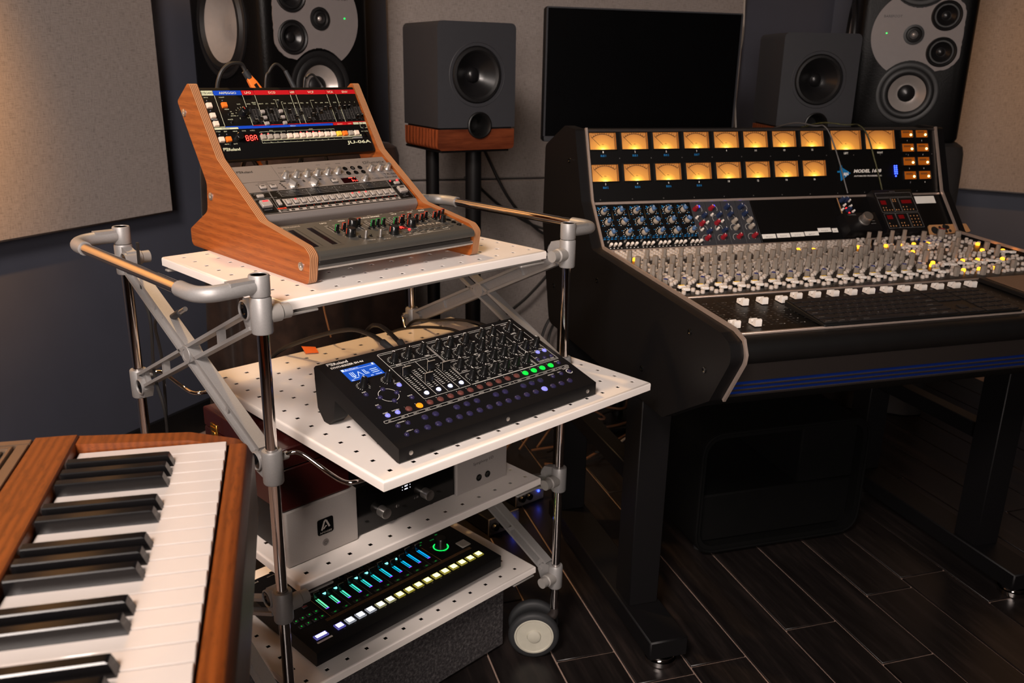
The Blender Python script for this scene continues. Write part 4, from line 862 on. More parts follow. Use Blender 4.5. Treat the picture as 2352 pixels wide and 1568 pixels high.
p = Mb(); wh = 0; dk = 1
roland(p, 16, 217.5, 7.6, wh); p.text('SYNTHESIZER SH-4d', 17, 209, 6.6, wh, 'l', bold=0.02, width=60)
G = [(107.5, 217.5), (107.5, 85), (203.5, 85), (203.5, 218), (107.5, 218)]
p.line([(110, 217.5), (405, 217.5), (407.5, 215), (407.5, 85), (205, 85)], 0.6, wh); p.line([(110, 217.5), (107.5, 215), (107.5, 86), (109, 84), (201.5, 84)], 0.6, wh)
for L_ in ([(203.3, 217), (203.3, 85)], [(205.6, 217), (205.6, 118)], [(205.6, 84), (352, 84)], [(352.5, 84), (352.5, 152)], [(355, 84), (355, 118), (205.6, 118)], [(205.6, 151.5), (407, 151.5)], [(362.5, 217), (362.5, 152)], [(355, 118), (407, 118)], [(107.5, 176), (203, 176)], [(107.5, 181), (203, 181)], [(133.5, 176), (133.5, 86)], [(156.5, 176), (156.5, 86)], [(179.5, 176), (179.5, 86)], [(364.5, 151), (364.5, 88), (407, 88)], [(108, 213.5), (135, 213.5)], [(158, 213.5), (202, 213.5)], [(206, 213.5), (262, 213.5)], [(286, 213.5), (360, 213.5)]): p.line(L_, 0.55, wh)
p.line(rounded([(16, 57.5), (408, 57.5), (408, 63), (16, 63)], 2.7, 4), 0.5, wh, closed=True)
for t, u in (('REC', 26), ('EDIT', 50), ('PART 1', 74), ('PART 2', 96), ('PART 3', 118), ('PART 4', 140), ('RHYTHM', 162), ('TONE', 184), ('MATRIX', 205), ('LFO', 226), ('EQ', 247), ('INT', 268), ('TEMPO', 290), ('UNDO', 310), ('COPY', 331), ('UTILITY', 351), ('CLEAR', 371), ('MENU', 388), ('WRITE', 402)):
    p.text(t, u, 59, 2.9, wh)
    if u in (50, 162, 268, 371): p.line([(u+9, 58), (u+9, 62.6)], 0.4, wh)
LBL = {(125.4, 192.8): 'MODEL', (155.6, 195.8): 'PITCH', (187.2, 197.2): 'TIMBRE', (219, 196): 'HPF', (246, 196.5): 'CUTOFF', (279.5, 195.5): 'RESO', (318.5, 196.5): 'ENV', (344.3, 196): 'KEY', (386.2, 197): 'LEVEL', (219.4, 169): 'ATTACK', (245, 169): 'DECAY', (270.2, 169): 'SUSTAIN', (295.2, 169): 'RELEASE', (319.6, 169): 'DEPTH', (344.6, 169): 'LFO', (384.9, 166): 'CTRL', (219, 135): 'ATTACK', (245, 135): 'DECAY', (270, 135.4): 'SUSTAIN', (295, 135.8): 'RELEASE', (319, 135.8): 'RATE', (344, 136): 'DEPTH', (372.6, 136.4): 'CTRL 1', (397.9, 136): 'CTRL 2', (219, 102): 'TYPE', (245, 102): 'RATE', (270, 102): 'FADE', (295, 102.5): 'PITCH', (319.5, 103): 'FILTER', (345, 103): 'AMP', (38.5, 151.0): '', (83.2, 149.3): ''}
for (u, v), t in LBL.items():
    p.ticks(u, v, 8.6, 11.4, 15, -50, 230, 0.55, wh)
    if t: p.text(t, u, v-14.6, 3.1, wh, bold=0.01)
for t, u, v in (('OSC', 143, 211.8), ('FILTER', 274, 211.8), ('VOLUME', 386, 211.8), ('EFFECTS', 384, 180.5), ('AMP', 274, 147), ('LFO', 274, 113)): p.text(t, u, v, 3.4, wh, bold=0.02)
for t, u, v in (('SHIFT', 30.6, 136), ('SOUND', 92.7, 136), ('ENTER', 92, 100), ('EXIT', 30.8, 100), ('START', 30.7, 78), ('PATTERN', 49.1, 78), ('- OCTAVE +', 39.5, 50), ('- PITCH +', 39.5, 28), ('ARPEGGIO', 356, 50.2), ('HOLD', 376.8, 50.2), ('D-MOTION', 397, 53.5), ('TONE', 367.5, 101.5), ('REVERB', 372, 90), ('CHORUS', 384.5, 90), ('DELAY', 398, 90), ('MFX', 384.5, 120), ('ON', 400.7, 120), ('FINE/TIE', 397.2, 78), ('1', 121, 177), ('2', 145, 177), ('3', 168.5, 177), ('4', 191.5, 177)): p.text(t, u, v, 3.1, wh, bold=0.01)
for i in range(16): p.text(str(i+1), 66+20.45*i, 78.6, 3.0, wh)
p.arc(61.9, 115.6, 16.2, 0.7, 15, 75, wh); p.arc(61.9, 115.6, 16.2, 0.7, 105, 165, wh); p.arc(61.9, 115.6, 16.2, 0.7, 195, 255, wh); p.arc(61.9, 115.6, 16.2, 0.7, 285, 345, wh)
for u, v, t in ((62, 138, '^'), (84, 114.6, '>'), (39.5, 114.4, '<'), (62, 92, 'v')): p.text(t, u, v, 4, wh)
p.arc(396.5, 45.6, 5.6, 1.2, 20, 340, wh)
SLU = (120.8, 144.8, 168.5, 191.7)
for u in SLU:
    p.rect(u-1.2, 104, u+1.2, 166, dk, 0.25)
    for k in range(12): p.rect(u-8.6, 106+k*4.5, u-2.6, 107+k*4.5, wh); p.rect(u+2.6, 106+k*4.5, u+6.6, 107+k*4.5, wh)
p.obj('panel_print', ['white', 'blk'], s4, MM, smooth=False)
def k4():
    b = Mb(); n = 18; rg = []
    for r, h in ((7.0, 0), (7.0, 1.2), (6.3, 2.4), (5.2, 15.2), (4.4, 16.6), (3.4, 17.0)): rg.append([(r*cos(2*pi*j/n)*(1 if j % 2 or h < 2 or h > 16 else 0.93), r*sin(2*pi*j/n)*(1 if j % 2 or h < 2 or h > 16 else 0.93), h) for j in range(n)])
    b.ring_loft(rg); b.box((-0.5, 1.0, 16.9), (0.5, 5.0, 17.2), 1); b.box((-0.5, 4.4, 12), (0.5, 5.5, 17.2), 1); return b.mesh('black_knob', ['knob', 'white'], MM)
K4 = k4()
rnd = random.Random(4)
for (u, v) in LBL: put('black_knob', K4, s4, u, v, 0, R(rnd.choice([0, 20, -40, 60, -90, 35, 0])))
def dome(m, r, nm): return lam([(r+0.7, 0), (r+0.7, 0.4), (r, 0.5), (r, 1.6), (r*0.8, 2.5), (r*0.45, 2.9), (0.05, 3.0)], [m], nm, 18)
pad = {m: dome(m, 5.0, 'pad_button') for m in ('btnpurple', 'btnbrown', 'led_green2', 'led_orange2', 'led_violet')}
sml = {m: dome(m, 3.6, 'round_button') for m in ('btnpurple', 'led_violet', 'led_lilac')}
for i in range(16): put('pad_button', pad['led_orange2' if i == 1 else 'led_green2' if i > 11 else 'btnbrown'], s4, 69.8+20.47*i, 73.3)
for i in range(16): put('pad_button', pad['led_violet' if i == 12 else 'btnpurple'], s4, 69.3+20.45*i, 23.6)
for u in (80, 100.7, 142.2, 162.8, 183.6, 224.3, 244.6, 285.7, 305.3, 325.6): put('pad_button', pad['btnpurple'], s4, u, 45.4)
for u, v in ((30.6, 130.7), (30.8, 95.2), (62, 131.8), (77.3, 115.8), (46.3, 115.4), (61.7, 99.7), (92.1, 95.5), (30.4, 45.3), (48.4, 45.1), (30.5, 23), (48.5, 22.9), (356, 45.5), (376.8, 46.1), (396.5, 45.6), (367.5, 96.9), (384.1, 96.8), (400.6, 96.9), (397.2, 73.7)): put('round_button', sml['btnpurple'], s4, u, v)
for u, v in ((92.7, 131.4), (30.7, 72.7), (49.1, 73.1), (384.5, 115.3), (400.7, 115.0)): put('round_button', sml['led_violet'], s4, u, v)
for u in SLU: put('round_button', sml['led_lilac'], s4, u, 96)
b = Mb(); b.box((-4, -6, 0.3), (4, 6, 3), 0, .6)
b.raw([(-8, -4.5, 3), (8, -4.5, 3), (8, 6, 3), (-8, 6, 3), (-8, -0.4, 17), (8, -0.4, 17), (8, 1.4, 17), (-8, 1.4, 17)], [(3, 2, 1, 0), (0, 1, 5, 4), (1, 2, 6, 5), (2, 3, 7, 6), (3, 0, 4, 7), (4, 5, 6, 7)])
b.raw([(-8, -0.5, 17.1), (8, -0.5, 17.1), (8, 1.4, 17.1), (-8, 1.4, 17.1)], [(0, 1, 2, 3)], 1); b.raw([(-8.1, -4.5, 3), (-8.1, -0.4, 17), (-8.1, 0.5, 17), (-8.1, -3.6, 3)], [(0, 1, 2, 3)], 1)
c4m = b.mesh('fader_cap', ['knob', 'grey'], MM)
for u, v in zip(SLU, (150, 122, 148, 137)): put('fader_cap', c4m, s4, u-3, v)
b = Mb(); b.rect(25, 164, 94, 206, 0, 0.25); b.rect(28, 168, 91, 202, 1, 0.5)
b.rect(28.6, 196.6, 33, 201, 2, .7); b.text('Brilliant', 35, 197.2, 4.4, 2, 'l', 0.7, width=24); b.rect(28.6, 195.4, 90, 196, 2, .7); b.rect(85, 197, 88.5, 201, 2, .7)
for P_ in ([(37, 190), (37, 178), (43, 178), (43, 190)], [(40, 190), (40, 175)], [(47, 176), (52, 188), (57, 176)], [(61, 190), (61, 178), (68, 178)], [(64, 190), (64, 181), (68, 181)]): b.line(P_, 1.0, 2, .7)
b.line([(36, 174), (46, 174)], 1, 2, .7)
b.text('SEL', 33, 169, 4.2, 2, 'c', .7); b.text('WAVE', 81, 169.4, 4.2, 2, 'c', .7); b.text('4d', 68, 169.4, 4.8, 2, 'c', .7)
for k in range(3): b.line([(73, 177+k*4.5), (86, 177+k*4.5)], 1.2, 2, .7)
b.obj('display', ['dkglass', 'lcd_blue', 'lcd_white'], s4, MM, smooth=False)

# ------------------------------------------------------------------ lit groove box on the bottom shelf
a8 = TY+R(0.95); o8 = tf(0.092, 0.068, 0.2301)
t8 = thing('rhythm_machine', 'black rhythm machine with glowing step pads on the bottom trolley shelf', 'drum machine', o8, (R(1.3), 0, a8))
b = Mb(); P = rounded([(0, -26), (3, -28), (255, -34), (264, -30), (264.5, 0), (0, 0)], [2, 2, 3, 3, 1.5, 1.5], 2); b.prism(P, 0, 443.6, 0); b.obj('case', 'blkmetal', t8, MM)
for u, v in ((20, 25), (424, 25), (20, 235), (424, 235)):
    h0 = -28-v*0.024; Mb().cyl((u, v, h0+1), (u, v, -40.2-v*0.0227+0.3), 8, n=16).obj('rubber_foot', 'rubber', t8, MM)
p = Mb(); mats = ['grey', 'white', 'tan', 'dkprint', 'led_greendim', 'led_dkred']; gy, wh, tn, dk, gr, rd = range(6)
roland(p, 10, 252, 5.4, gy); p.text('RHYTHM PERFORMER', 56, 252.5, 4.0, gy, 'l')
p.line([(76, 240), (76, 69.5)], 0.8, tn); p.line([(342, 132), (342, 69.5)], 0.8, tn)
for k in range(5): p.line([(63, 62+k*1.6), (418, 62+k*1.6)], 0.35, tn)
for k in range(5): p.line([(123+48.6*k, 72), (123+48.6*k, 160)], 0.35, gy)
SU = [86, 110.6, 135, 159.8, 184.4, 208.6, 233.2, 257.4, 281.6, 305.4, 330]; ST = [128.5, 121.9, 120.3, 124.9, 122.8, 122.6, 128.4, 118, 120.8, 132, 129.6]
for i, u in enumerate(SU): p.text('LEVEL', u, 142.5, 2.6, gy); p.text('DECAY', u, 170, 2.6, gy); p.text('TUNE', u, 200, 2.6, gy)
for i, t in enumerate(('BD', 'SD', 'LT', 'MT', 'HT', 'RS', 'HC', 'CH', 'OH', 'CC', 'RC')): p.text(t, 90.6+24.2*i, 75, 3.6, gr, bold=0.03)
for i in range(16): p.text(str(i+1), 66+22.7*i, 43.5, 3.2, gy); p.text(('BD', 'SD', 'LT', 'MT', 'HT', 'RS', 'HC', 'CH', 'OH', 'CC', 'RC', 'ACC', 'IN', '', '', '')[i], 74+22.7*i, 22.5, 2.8, gy)
p.rect(16, 20, 47, 24.4, wh); p.text('START/STOP', 31.5, 20.9, 3, dk, 'c', .5)
for t, u, v, m in (('SHIFT', 372, 90, gr), ('TEMPO', 395, 128, tn), ('ENTER', 378, 140, gr), ('MENU', 352, 148, gr), ('COPY', 345, 140, gr), ('EXIT', 398, 150, gr), ('VALUE', 360, 120, tn)): p.text(t, u, v, 3.4, m, bold=0.02)
for (u, v), t in zip(((21.3, 97.5), (35.5, 98), (49.6, 98), (64, 98.2), (20.8, 78.8), (35.1, 78.8), (49.8, 78.8), (64, 78.9)), 'ABCDEFGH'): pass
p.obj('panel_print', mats, t8, MM, smooth=False)
E('pad_violet', S(176, 170, 255), 2.6); E('pad_white', S(240, 244, 255), 2.6); E('pad_warm', S(252, 250, 200), 2.6); E('pad_yellow', S(252, 244, 150), 2.7)
def lightpad(w, d, m):
    # clear rim around a glowing tile
    b = Mb(); b.box((-w/2, -d/2, 0), (w/2, d/2, 3.2), 1, 1.0); b.box((-w/2+1.5, -d/2+1.5, 3), (w/2-1.5, d/2-1.5, 3.35), 2); b.box((-w/2+2.4, -d/2+2.4, 3), (w/2-2.4, d/2-2.4, 3.9), 0, .4)
    return b.mesh('step_pad', [m, M[m+'_rim'], 'blkgloss'], MM)
for m, c in (('pad_violet', S(120, 116, 220)), ('pad_white', S(190, 194, 205)), ('pad_warm', S(190, 186, 140)), ('pad_yellow', S(186, 174, 70))): E(m+'_rim', c, 0.42)
pads = {m: lightpad(17.4, 16.4, m) for m in ('pad_violet', 'pad_white', 'pad_warm', 'pad_yellow')}
for i in range(16): put('step_pad', pads['pad_violet' if i == 0 else 'pad_white' if i < 4 else 'pad_warm' if i < 6 else 'pad_yellow'], t8, 71+22.72*i, 34.6)
put('start_pad', lightpad(26, 13, 'pad_violet'), t8, 31.8, 34.5)
def grad(i): # slot light: green to blue along the row
    k = i/10; c = S(int(110*(1-k)**1.5+0), int(240-70*k), int(175+75*k)); n = 'slot_%d' % i; E(n, c, 1.25); return n
E('slot_violet', S(150, 60, 255), 1.3)
for i, u in enumerate(SU):
    g = grad(i); b = Mb(); t = ST[i]; b.box((u-3.4, 95, 0.2), (u-2.3, t, 0.6), 0); b.box((u-0.3, 95, 0.2), (u+3.0, t, 0.7), 0); b.box((u-2.3, 94.6, 0.15), (u-0.3, t, 0.75), 2); b.box((u-3.6, 93, 0.2), (u+3.0, 94.8, 0.65), 1)
    b.obj('slider_light', [g, 'slot_violet', 'blk'], t8, MM, smooth=False)
    b = Mb(); b.box((u-5, t, 0.3), (u+5, t+7, 3), 0, .6); b.box((u-6.6, t+1, 2.8), (u+6.6, t+5, 16), 0, .8); b.box((u-6.6, t+1.4, 16), (u+6.6, t+2.0, 16.2), 1); b.obj('slider_cap', ['knob', 'grey'], t8, MM)
tri = Mb(); tri.prism([(-3.4, 2.4), (3.4, 2.4), (2.2, -1.5), (0, -3.2), (-2.2, -1.5)][::-1], 0.2, 1.0, 2)
trims = tri.mesh('pointer_light', ['led_cyan'] if 'led_cyan' in M else [mat('cyan_light', S(120, 240, 240), 0.4, emit=S(120, 240, 235), es=2.4)], MM)
for u, v in ((109.2, 136), (134.3, 136.2), (182.4, 136.3), (207.2, 136.6), (256.4, 136.3), (279.7, 136.3)): put('pointer_light', trims, t8, u-2, v-1)
k8 = lam([(6.4, 0), (6.4, 1), (5.2, 2), (4.4, 13.4), (3.4, 14.4), (0.1, 14.4)], ['knob', 'grey'], 'black_knob', 16, lambda b: b.box((-0.4, 1, 14.4), (0.4, 4, 14.7), 1))
for i, u in enumerate(SU):
    for v in (157, 184, 211): put('black_knob', k8, t8, u, v, 0, R((i*37+v) % 90-45))
b = Mb(); b.box((-8, -3.6, 0.1), (8, 3.6, 0.9), 0, .6); lb = b.mesh('label_key', ['rubber'], MM)
for i in range(11): put('label_key', lb, t8, 90.6+24.2*i, 76.5, -0.6)
lk = Mb(); lk.box((-5.4, -4.6, 0), (5.4, 4.6, 2.2), 0, .8); lkm = lk.mesh('letter_key', ['rubber'], MM)
for (u, v), t in zip(((21.3, 97.5), (35.5, 98), (49.6, 98), (64, 98.2), (20.8, 78.8), (35.1, 78.8), (49.8, 78.8), (64, 78.9)), 'ABCDEFGH'):
    o = put('letter_key', lkm, t8, u, v); g = Mb(); g.text(t, 0, -1.7, 4.2, 0, 'c', 2.4, bold=0.03); g.obj('key_letter', 'led_green2', o, MM, smooth=False)
for u, v, t in ((53.8, 145.7, 'MUTE'), (56.3, 124, 'CLEAR')):
    o = put('letter_key', lkm, t8, u, v); g = Mb(); g.text(t, 0, -1.2, 3.2, 0, 'c', 2.4, bold=0.03); g.obj('key_letter', 'led_dkred', o, MM, smooth=False)
b = Mb(); b.arc(374.6, 108.8, 15.4, 2.2, 0, 360, 0, 0.5, 44); b.obj('ring_light', 'led_green', t8, MM, smooth=False)
put('value_knob', lam([(13.2, 0), (13.2, 1.5), (12.2, 3), (11.4, 20), (10.2, 21.6), (0.1, 21.6)], ['knob'], 'black_knob', 30), t8, 374.6, 108.8, 0.2)
b = Mb(); b.box((-12, -12, 0), (12, 12, 3.4), 0, 1.6); put('tap_pad', b.mesh('tap_pad', ['bright'], MM), t8, 415, 84.4)

# ------------------------------------------------------------------ audio interface and little wooden case on the third shelf
ap = thing('audio_interface', 'silver and black rack audio interface on the third trolley shelf', 'audio interface', tf(0.052, 0.0694, 0.4122), (0, 0, TY))
Mb().box((0.012, 0.02, 0.004), (0.477, 0.345, 0.0925), bev=0.002).obj('chassis', 'blkmetal', ap)
b = Mb(); b.box((0.13, 0.006, 0.003), (0.36, 0.021, 0.0945), 0, 0.001); b.obj('glass_front', 'blkgloss', ap)
for x0, x1 in ((0, 0.1345), (0.3575, 0.489)):
    P = rounded([(x0, 0.0), (x1, 0.0), (x1, 0.022), (x0, 0.022)], [0.004, 0.002, 0.001, 0.001], 4); b = Mb(); b.prism(P, 0.0015, 0.0975, 2); b.obj('front_panel', 'silverbox', ap)
for x in (0.02, 0.46):
    for y in (0.06, 0.3): Mb().cyl((x, y, 0), (x, y, 0.005), 0.009).obj('foot', 'rubber', ap)
def onfront(body, x, z, s, m, w=None, y=-0.0003, al='c', bold=0.0): b = Mb(); b.text(body, x, z, s, 0, al, -y, X=(1, 0, 0), Y=(0, 0, 1), Z=(0, -1, 0), width=w, bold=bold); return b
b = Mb(); P = rounded([(0.056, 0.037), (0.0862, 0.037), (0.0862, 0.0655), (0.056, 0.0655)], 0.004, 4); b.prism([(z, x) for x, z in P], -0.0008, 0.001, 1); lg = b.obj('logo_badge', 'blkgloss', ap)
b = Mb(); ln = lambda pts, w: [b.raw([(q[0], -0.0012, q[1]) for q in quad], [(0, 1, 2, 3)]) for quad in pts]
def stroke(P_, w):
    for (x0, z0), (x1, z1) in zip(P_, P_[1:]):
        L = math.hypot(x1-x0, z1-z0); nx, nz = -(z1-z0)/L*w/2, (x1-x0)/L*w/2
        b.raw([(x0-nx, -0.0012, z0-nz), (x1-nx, -0.0012, z1-nz), (x1+nx, -0.0012, z1+nz), (x0+nx, -0.0012, z0+nz)], [(0, 1, 2, 3)])
stroke([(0.0635, 0.0455), (0.0695, 0.0615), (0.0725, 0.0615), (0.0785, 0.048)], 0.0032); stroke([(0.067, 0.047), (0.072, 0.052), (0.0728, 0.0502)], 0.002)
b.text('APOGEE', 0.0711, 0.0392, 0.0046, 0, 'c', 0.0012, X=(1, 0, 0), Y=(0, 0, 1), Z=(0, -1, 0), width=0.0235, bold=0.01); b.obj('logo_lettering', 'bright', ap, smooth=False)
b = Mb(); c = (0.0704, 0.0, 0.021); b.lathe([(0.0062, -0.001), (0.0062, 0.0006), (0.0053, 0.001), (0.0048, 0.0002), (0.001, 0.0004)], 26, c, (0, -1, 0)); pb = b.obj('power_button', 'silverp', ap)
b = Mb(); n = 20
for i in range(n):
    a, e = R(120+300*i/n), R(120+300*(i+1)/n); b.raw([(c[0]+r*cos(t), -0.0012, c[2]+r*sin(t)) for r, t in ((0.0024, a), (0.0024, e), (0.0031, e), (0.0031, a))], [(0, 1, 2, 3)])
b.raw([(c[0]-0.0004, -0.0012, c[2]), (c[0]+0.0004, -0.0012, c[2]), (c[0]+0.0004, -0.0012, c[2]+0.0032), (c[0]-0.0004, -0.0012, c[2]+0.0032)], [(0, 1, 2, 3)]); b.obj('power_mark', 'dkprint', pb, smooth=False)
onfront('Symphony I/O', 0.426, 0.0505, 0.0085, 0, 0.0525).obj('front_lettering', 'dkprint', ap, smooth=False)
for x in (0.414, 0.4365): Mb().lathe([(0.0068, 0), (0.0068, 0.0014), (0.0056, 0.0018), (0.0042, 0.0008), (0.0038, -0.004), (0.0001, -0.004)], 24, (x, 0, 0.0215), (0, -1, 0)).obj('headphone_jack', 'blkgloss', ap)
for x in (0.1875, 0.2845):
    b = Mb(); b.lathe([(0.0098, 0), (0.0098, 0.017), (0.0094, 0.0178)], 30, (x, 0.006, 0.0335), (0, -1, 0)); b.lathe([(0.0094, 0.0178), (0.0001, 0.0176)], 30, (x, 0.006, 0.0335), (0, -1, 0)); b.obj('metal_knob', 'alu', ap)
b = onfront('OUT', 0.2435, 0.0605, 0.0034, 0, y=0.0056, bold=0.02); b.text('ANA', 0.2433, 0.0548, 0.0034, 0, 'c', -0.0056, X=(1, 0, 0), Y=(0, 0, 1), Z=(0, -1, 0), bold=0.02)
for x, z in ((0.235, 0.0608), (0.2522, 0.0608), (0.235, 0.0552), (0.2522, 0.0552)): b.raw([(x-0.0006, 0.0056, z), (x+0.0006, 0.0056, z), (x+0.0006, 0.0056, z+0.0014), (x-0.0006, 0.0056, z+0.0014)], [(0, 1, 2, 3)])
b.obj('display_lettering', 'led_white', ap, smooth=False)
b = onfront('0 dB', 0.2655, 0.0285, 0.0056, 0, y=0.0056); b.raw([(0.2195, 0.0056, 0.0275), (0.2225, 0.0056, 0.0255), (0.2225, 0.0056, 0.0325), (0.2195, 0.0056, 0.0305)], [(0, 1, 2, 3)])
b.text(':', 0.217, 0.0272, 0.006, 0, 'c', -0.0056, X=(1, 0, 0), Y=(0, 0, 1), Z=(0, -1, 0)); b.text('))', 0.2255, 0.0275, 0.0052, 0, 'c', -0.0056, X=(1, 0, 0), Y=(0, 0, 1), Z=(0, -1, 0)); b.obj('level_lettering', 'greyprint', ap, smooth=False)

wc = thing('wooden_case', 'small dark red wooden case with brass latch on the audio interface', 'case', tf(0.05, 0.075, 0.5105), (0, 0, TY))
Mb().box((0, 0, 0.0), (0.128, 0.25, 0.072), bev=0.002).obj('case_body', 'mahog', wc); Mb().box((0, 0, 0.0735), (0.128, 0.25, 0.108), bev=0.002).obj('case_lid', 'mahog', wc)
b = Mb(); b.box((-0.0022, 0.2, 0.052), (0.0006, 0.222, 0.087), bev=0.001); b.box((-0.0042, 0.204, 0.056), (-0.002, 0.218, 0.074), bev=0.001); b.box((-0.0036, 0.202, 0.0785), (-0.002, 0.22, 0.0815)); b.obj('latch', 'gold', wc)

# sticky note and loose cables
nt = Mb(); r_ = [(0.073, 0.501), (0.1, 0.5), (0.104, 0.471), (0.079, 0.472)]
nt.raw([(x, y, 0.6462+(0.006 if i == 0 else 0.003 if i == 1 else 0.0002)) for i, (x, y) in enumerate(r_)]+[(x, y, 0.6466+(0.006 if i == 0 else 0.003 if i == 1 else 0.0002)) for i, (x, y) in enumerate(r_)], [(3, 2, 1, 0), (4, 5, 6, 7), (0, 1, 5, 4), (1, 2, 6, 5), (2, 3, 7, 6), (3, 0, 4, 7)])
tag(nt.obj('sticky_note', 'postit'), 'orange sticky note lying on the pulled-out middle shelf', 'note')
def cable(pts, r, label, m='cable', group=None, plug=None, k=8, cat='cable', name='cable'):
    if not plug:
        o = Mb().tube(pts, r, 8, 0, k).obj(name, m); tag(o, label, cat, group); return o
    th = thing(name, label, cat, pts[0], group=group); o0 = Vector(pts[0]); Mb().tube([Vector(q)-o0 for q in pts], r, 8, 0, k).obj('cord', m, th)
    e = Vector(pts[-1])-o0; d = (Vector(pts[-1])-Vector(pts[-2])).normalized(); return th, e, d
th, e, d = cable([(-0.05, 0.56, 0.55), (-0.006, 0.517, 0.603), (0.03, 0.488, 0.65), (0.092, 0.434, 0.69), (0.152, 0.364, 0.722), (0.182, 0.289, 0.733), (0.201, 0.237, 0.73), (0.211, 0.218, 0.724)], 0.0042, 'thick black audio cable arching over the shelf into the desktop synth', plug=1)
Mb().cyl(e-d*0.03, e+d*0.004, 0.0062, 0.0056).obj('plug', 'rubber', th)
th, e, d = cable([(0.19, 0.66, 0.58), (0.216, 0.58, 0.655), (0.216, 0.454, 0.70), (0.22, 0.366, 0.718), (0.227, 0.29, 0.722), (0.232, 0.242, 0.722), (0.234, 0.229, 0.719)], 0.0042, 'second black audio cable into the rear of the desktop synth', plug=1)
Mb().cyl(e-d*0.03, e+d*0.004, 0.0062, 0.0056).obj('plug', 'rubber', th)
cable([(0.30, 0.72, 0.55), (0.318, 0.65, 0.64), (0.348, 0.525, 0.68), (0.381, 0.429, 0.706), (0.412, 0.377, 0.71), (0.436, 0.345, 0.70)], 0.003, 'thin black cable running behind the desktop synth towards the right brace')
cable([(0.24, 0.62, 0.60), (0.26, 0.545, 0.655), (0.298, 0.453, 0.69), (0.34, 0.361, 0.711), (0.367, 0.309, 0.71)], 0.0028, 'thin black cable behind the desktop synth with a flat arch')
cable([(0.12, 0.56, 0.855), (0.125, 0.545, 0.80), (0.12, 0.543, 0.775), (0.123, 0.54, 0.72), (0.135, 0.55, 0.652)], 0.0018, 'thin tan wire hanging between the two upper shelves at the back', 'tcable' if 'tcable' in M else mat('tan_wire', S(150, 104, 66), 0.5, 0, 0.1, 60))
# leads behind the wooden stand
def lead(pts, label, r, m='cable', extra=None):
    P = [tf(*q) for q in pts]; th = thing('cable', label, 'cable', P[0]); o0 = Vector(P[0]); Q = [Vector(q)-o0 for q in P]; Mb().tube(Q, r, 8, 0, 8).obj('cord', m, th); return th, Q
th, Q = lead([(0.184, 0.44, 0.872), (0.182, 0.45, 1.0), (0.184, 0.445, 1.12), (0.19, 0.44, 1.162), (0.208, 0.44, 1.181), (0.229, 0.44, 1.184), (0.2365, 0.44, 1.178), (0.2405, 0.438, 1.166)], 'black lead with an orange plug arching behind the top module', 0.0038)
d = (Q[-1]-Q[-3]).normalized(); x, y, z = frame(d)
Mb().cyl(Q[-1]-d*0.006, Q[-1]+d*0.008, 0.006, 0.0065).obj('boot', 'rubber', th)
b = Mb(); A = Q[-1]+d*0.006
rg = [[tuple(A+d*t+x*(u*w)+y*(v*w2)) for u, v in rounded([(-1, -1), (1, -1), (1, 1), (-1, 1)], 0.4, 3)] for t, w, w2 in ((0, 0.005, 0.0055), (0.012, 0.0065, 0.0075), (0.04, 0.006, 0.0095))]
b.ring_loft(rg); pg = b.obj('plug', 'orange', th)
c = Vector((sin(TY), -cos(TY), 0)); c = (c-d*c.dot(d)).normalized(); w_ = d.cross(c); q0 = A+d*0.014+c*0.0066
b = Mb(); v = [q0+d*s*0.02+w_*t*0.0028+c*k for k in (-0.001, 0.0012) for s, t in ((0, -1), (1, -1), (1, 1), (0, 1))]; b.raw(v, [(0, 3, 2, 1), (4, 5, 6, 7), (0, 1, 5, 4), (1, 2, 6, 5), (2, 3, 7, 6), (3, 0, 4, 7)]); b.obj('inlay', 'blk', pg)
th, Q = lead([(0.276, 0.45, 0.873), (0.274, 0.45, 1.0), (0.277, 0.44, 1.144), (0.286, 0.44, 1.17), (0.302, 0.44, 1.184), (0.319, 0.437, 1.17), (0.327, 0.432, 1.15)], 'black lead with a bare bronze tip arching behind the top module', 0.0026)
d = (Q[-1]-Q[-2]).normalized(); Mb().cyl(Q[-1]-d*0.025, Q[-1]+d*0.012, 0.0038, 0.0048).obj('boot', 'rubber', th)
th, Q = lead([(0.352, 0.45, 0.873), (0.35, 0.45, 1.0), (0.357, 0.44, 1.143), (0.364, 0.44, 1.161), (0.377, 0.44, 1.166), (0.39, 0.438, 1.152), (0.395, 0.432, 1.138)], 'thin black lead looping behind the right end of the top module', 0.0022)
d = (Q[-1]-Q[-2]).normalized(); Mb().cyl(Q[-1]-d*0.008, Q[-1]+d*0.012, 0.0032, 0.0036).obj('boot', 'rubber', th)
P = [tf(*q) for q in ((0.236, 0.44, 1.06), (0.248, 0.435, 1.008), (0.30, 0.43, 0.955), (0.356, 0.425, 0.90), (0.40, 0.425, 0.873))]
o0 = Vector(P[0]); b = Mb(); C3 = catmull([Vector(q)-o0 for q in P], 6); X = Vector((cos(TY), sin(TY), 0))*0.008; Y_ = Vector((-sin(TY), cos(TY), 0))*0.0012
b.ring_loft([[tuple(c-X-Y_), tuple(c+X-Y_), tuple(c+X+Y_), tuple(c-X+Y_)] for c in C3]); tag(b.obj('strap', 'orange', loc=P[0]), 'flat orange strap hanging behind the wooden stand', 'strap')
lead([(0.30, 0.43, 0.873), (0.31, 0.43, 0.96), (0.345, 0.425, 1.03), (0.385, 0.425, 1.02), (0.40, 0.43, 0.95), (0.41, 0.43, 0.873)], 'black cable loop seen between the top and middle modules', 0.0034)
lead([(0.205, 0.44, 0.873), (0.21, 0.44, 0.96), (0.225, 0.435, 1.02), (0.245, 0.43, 1.0), (0.25, 0.43, 0.93), (0.25, 0.43, 0.873)], 'short brown cable loop hanging behind the middle module', 0.004, 'pcb')
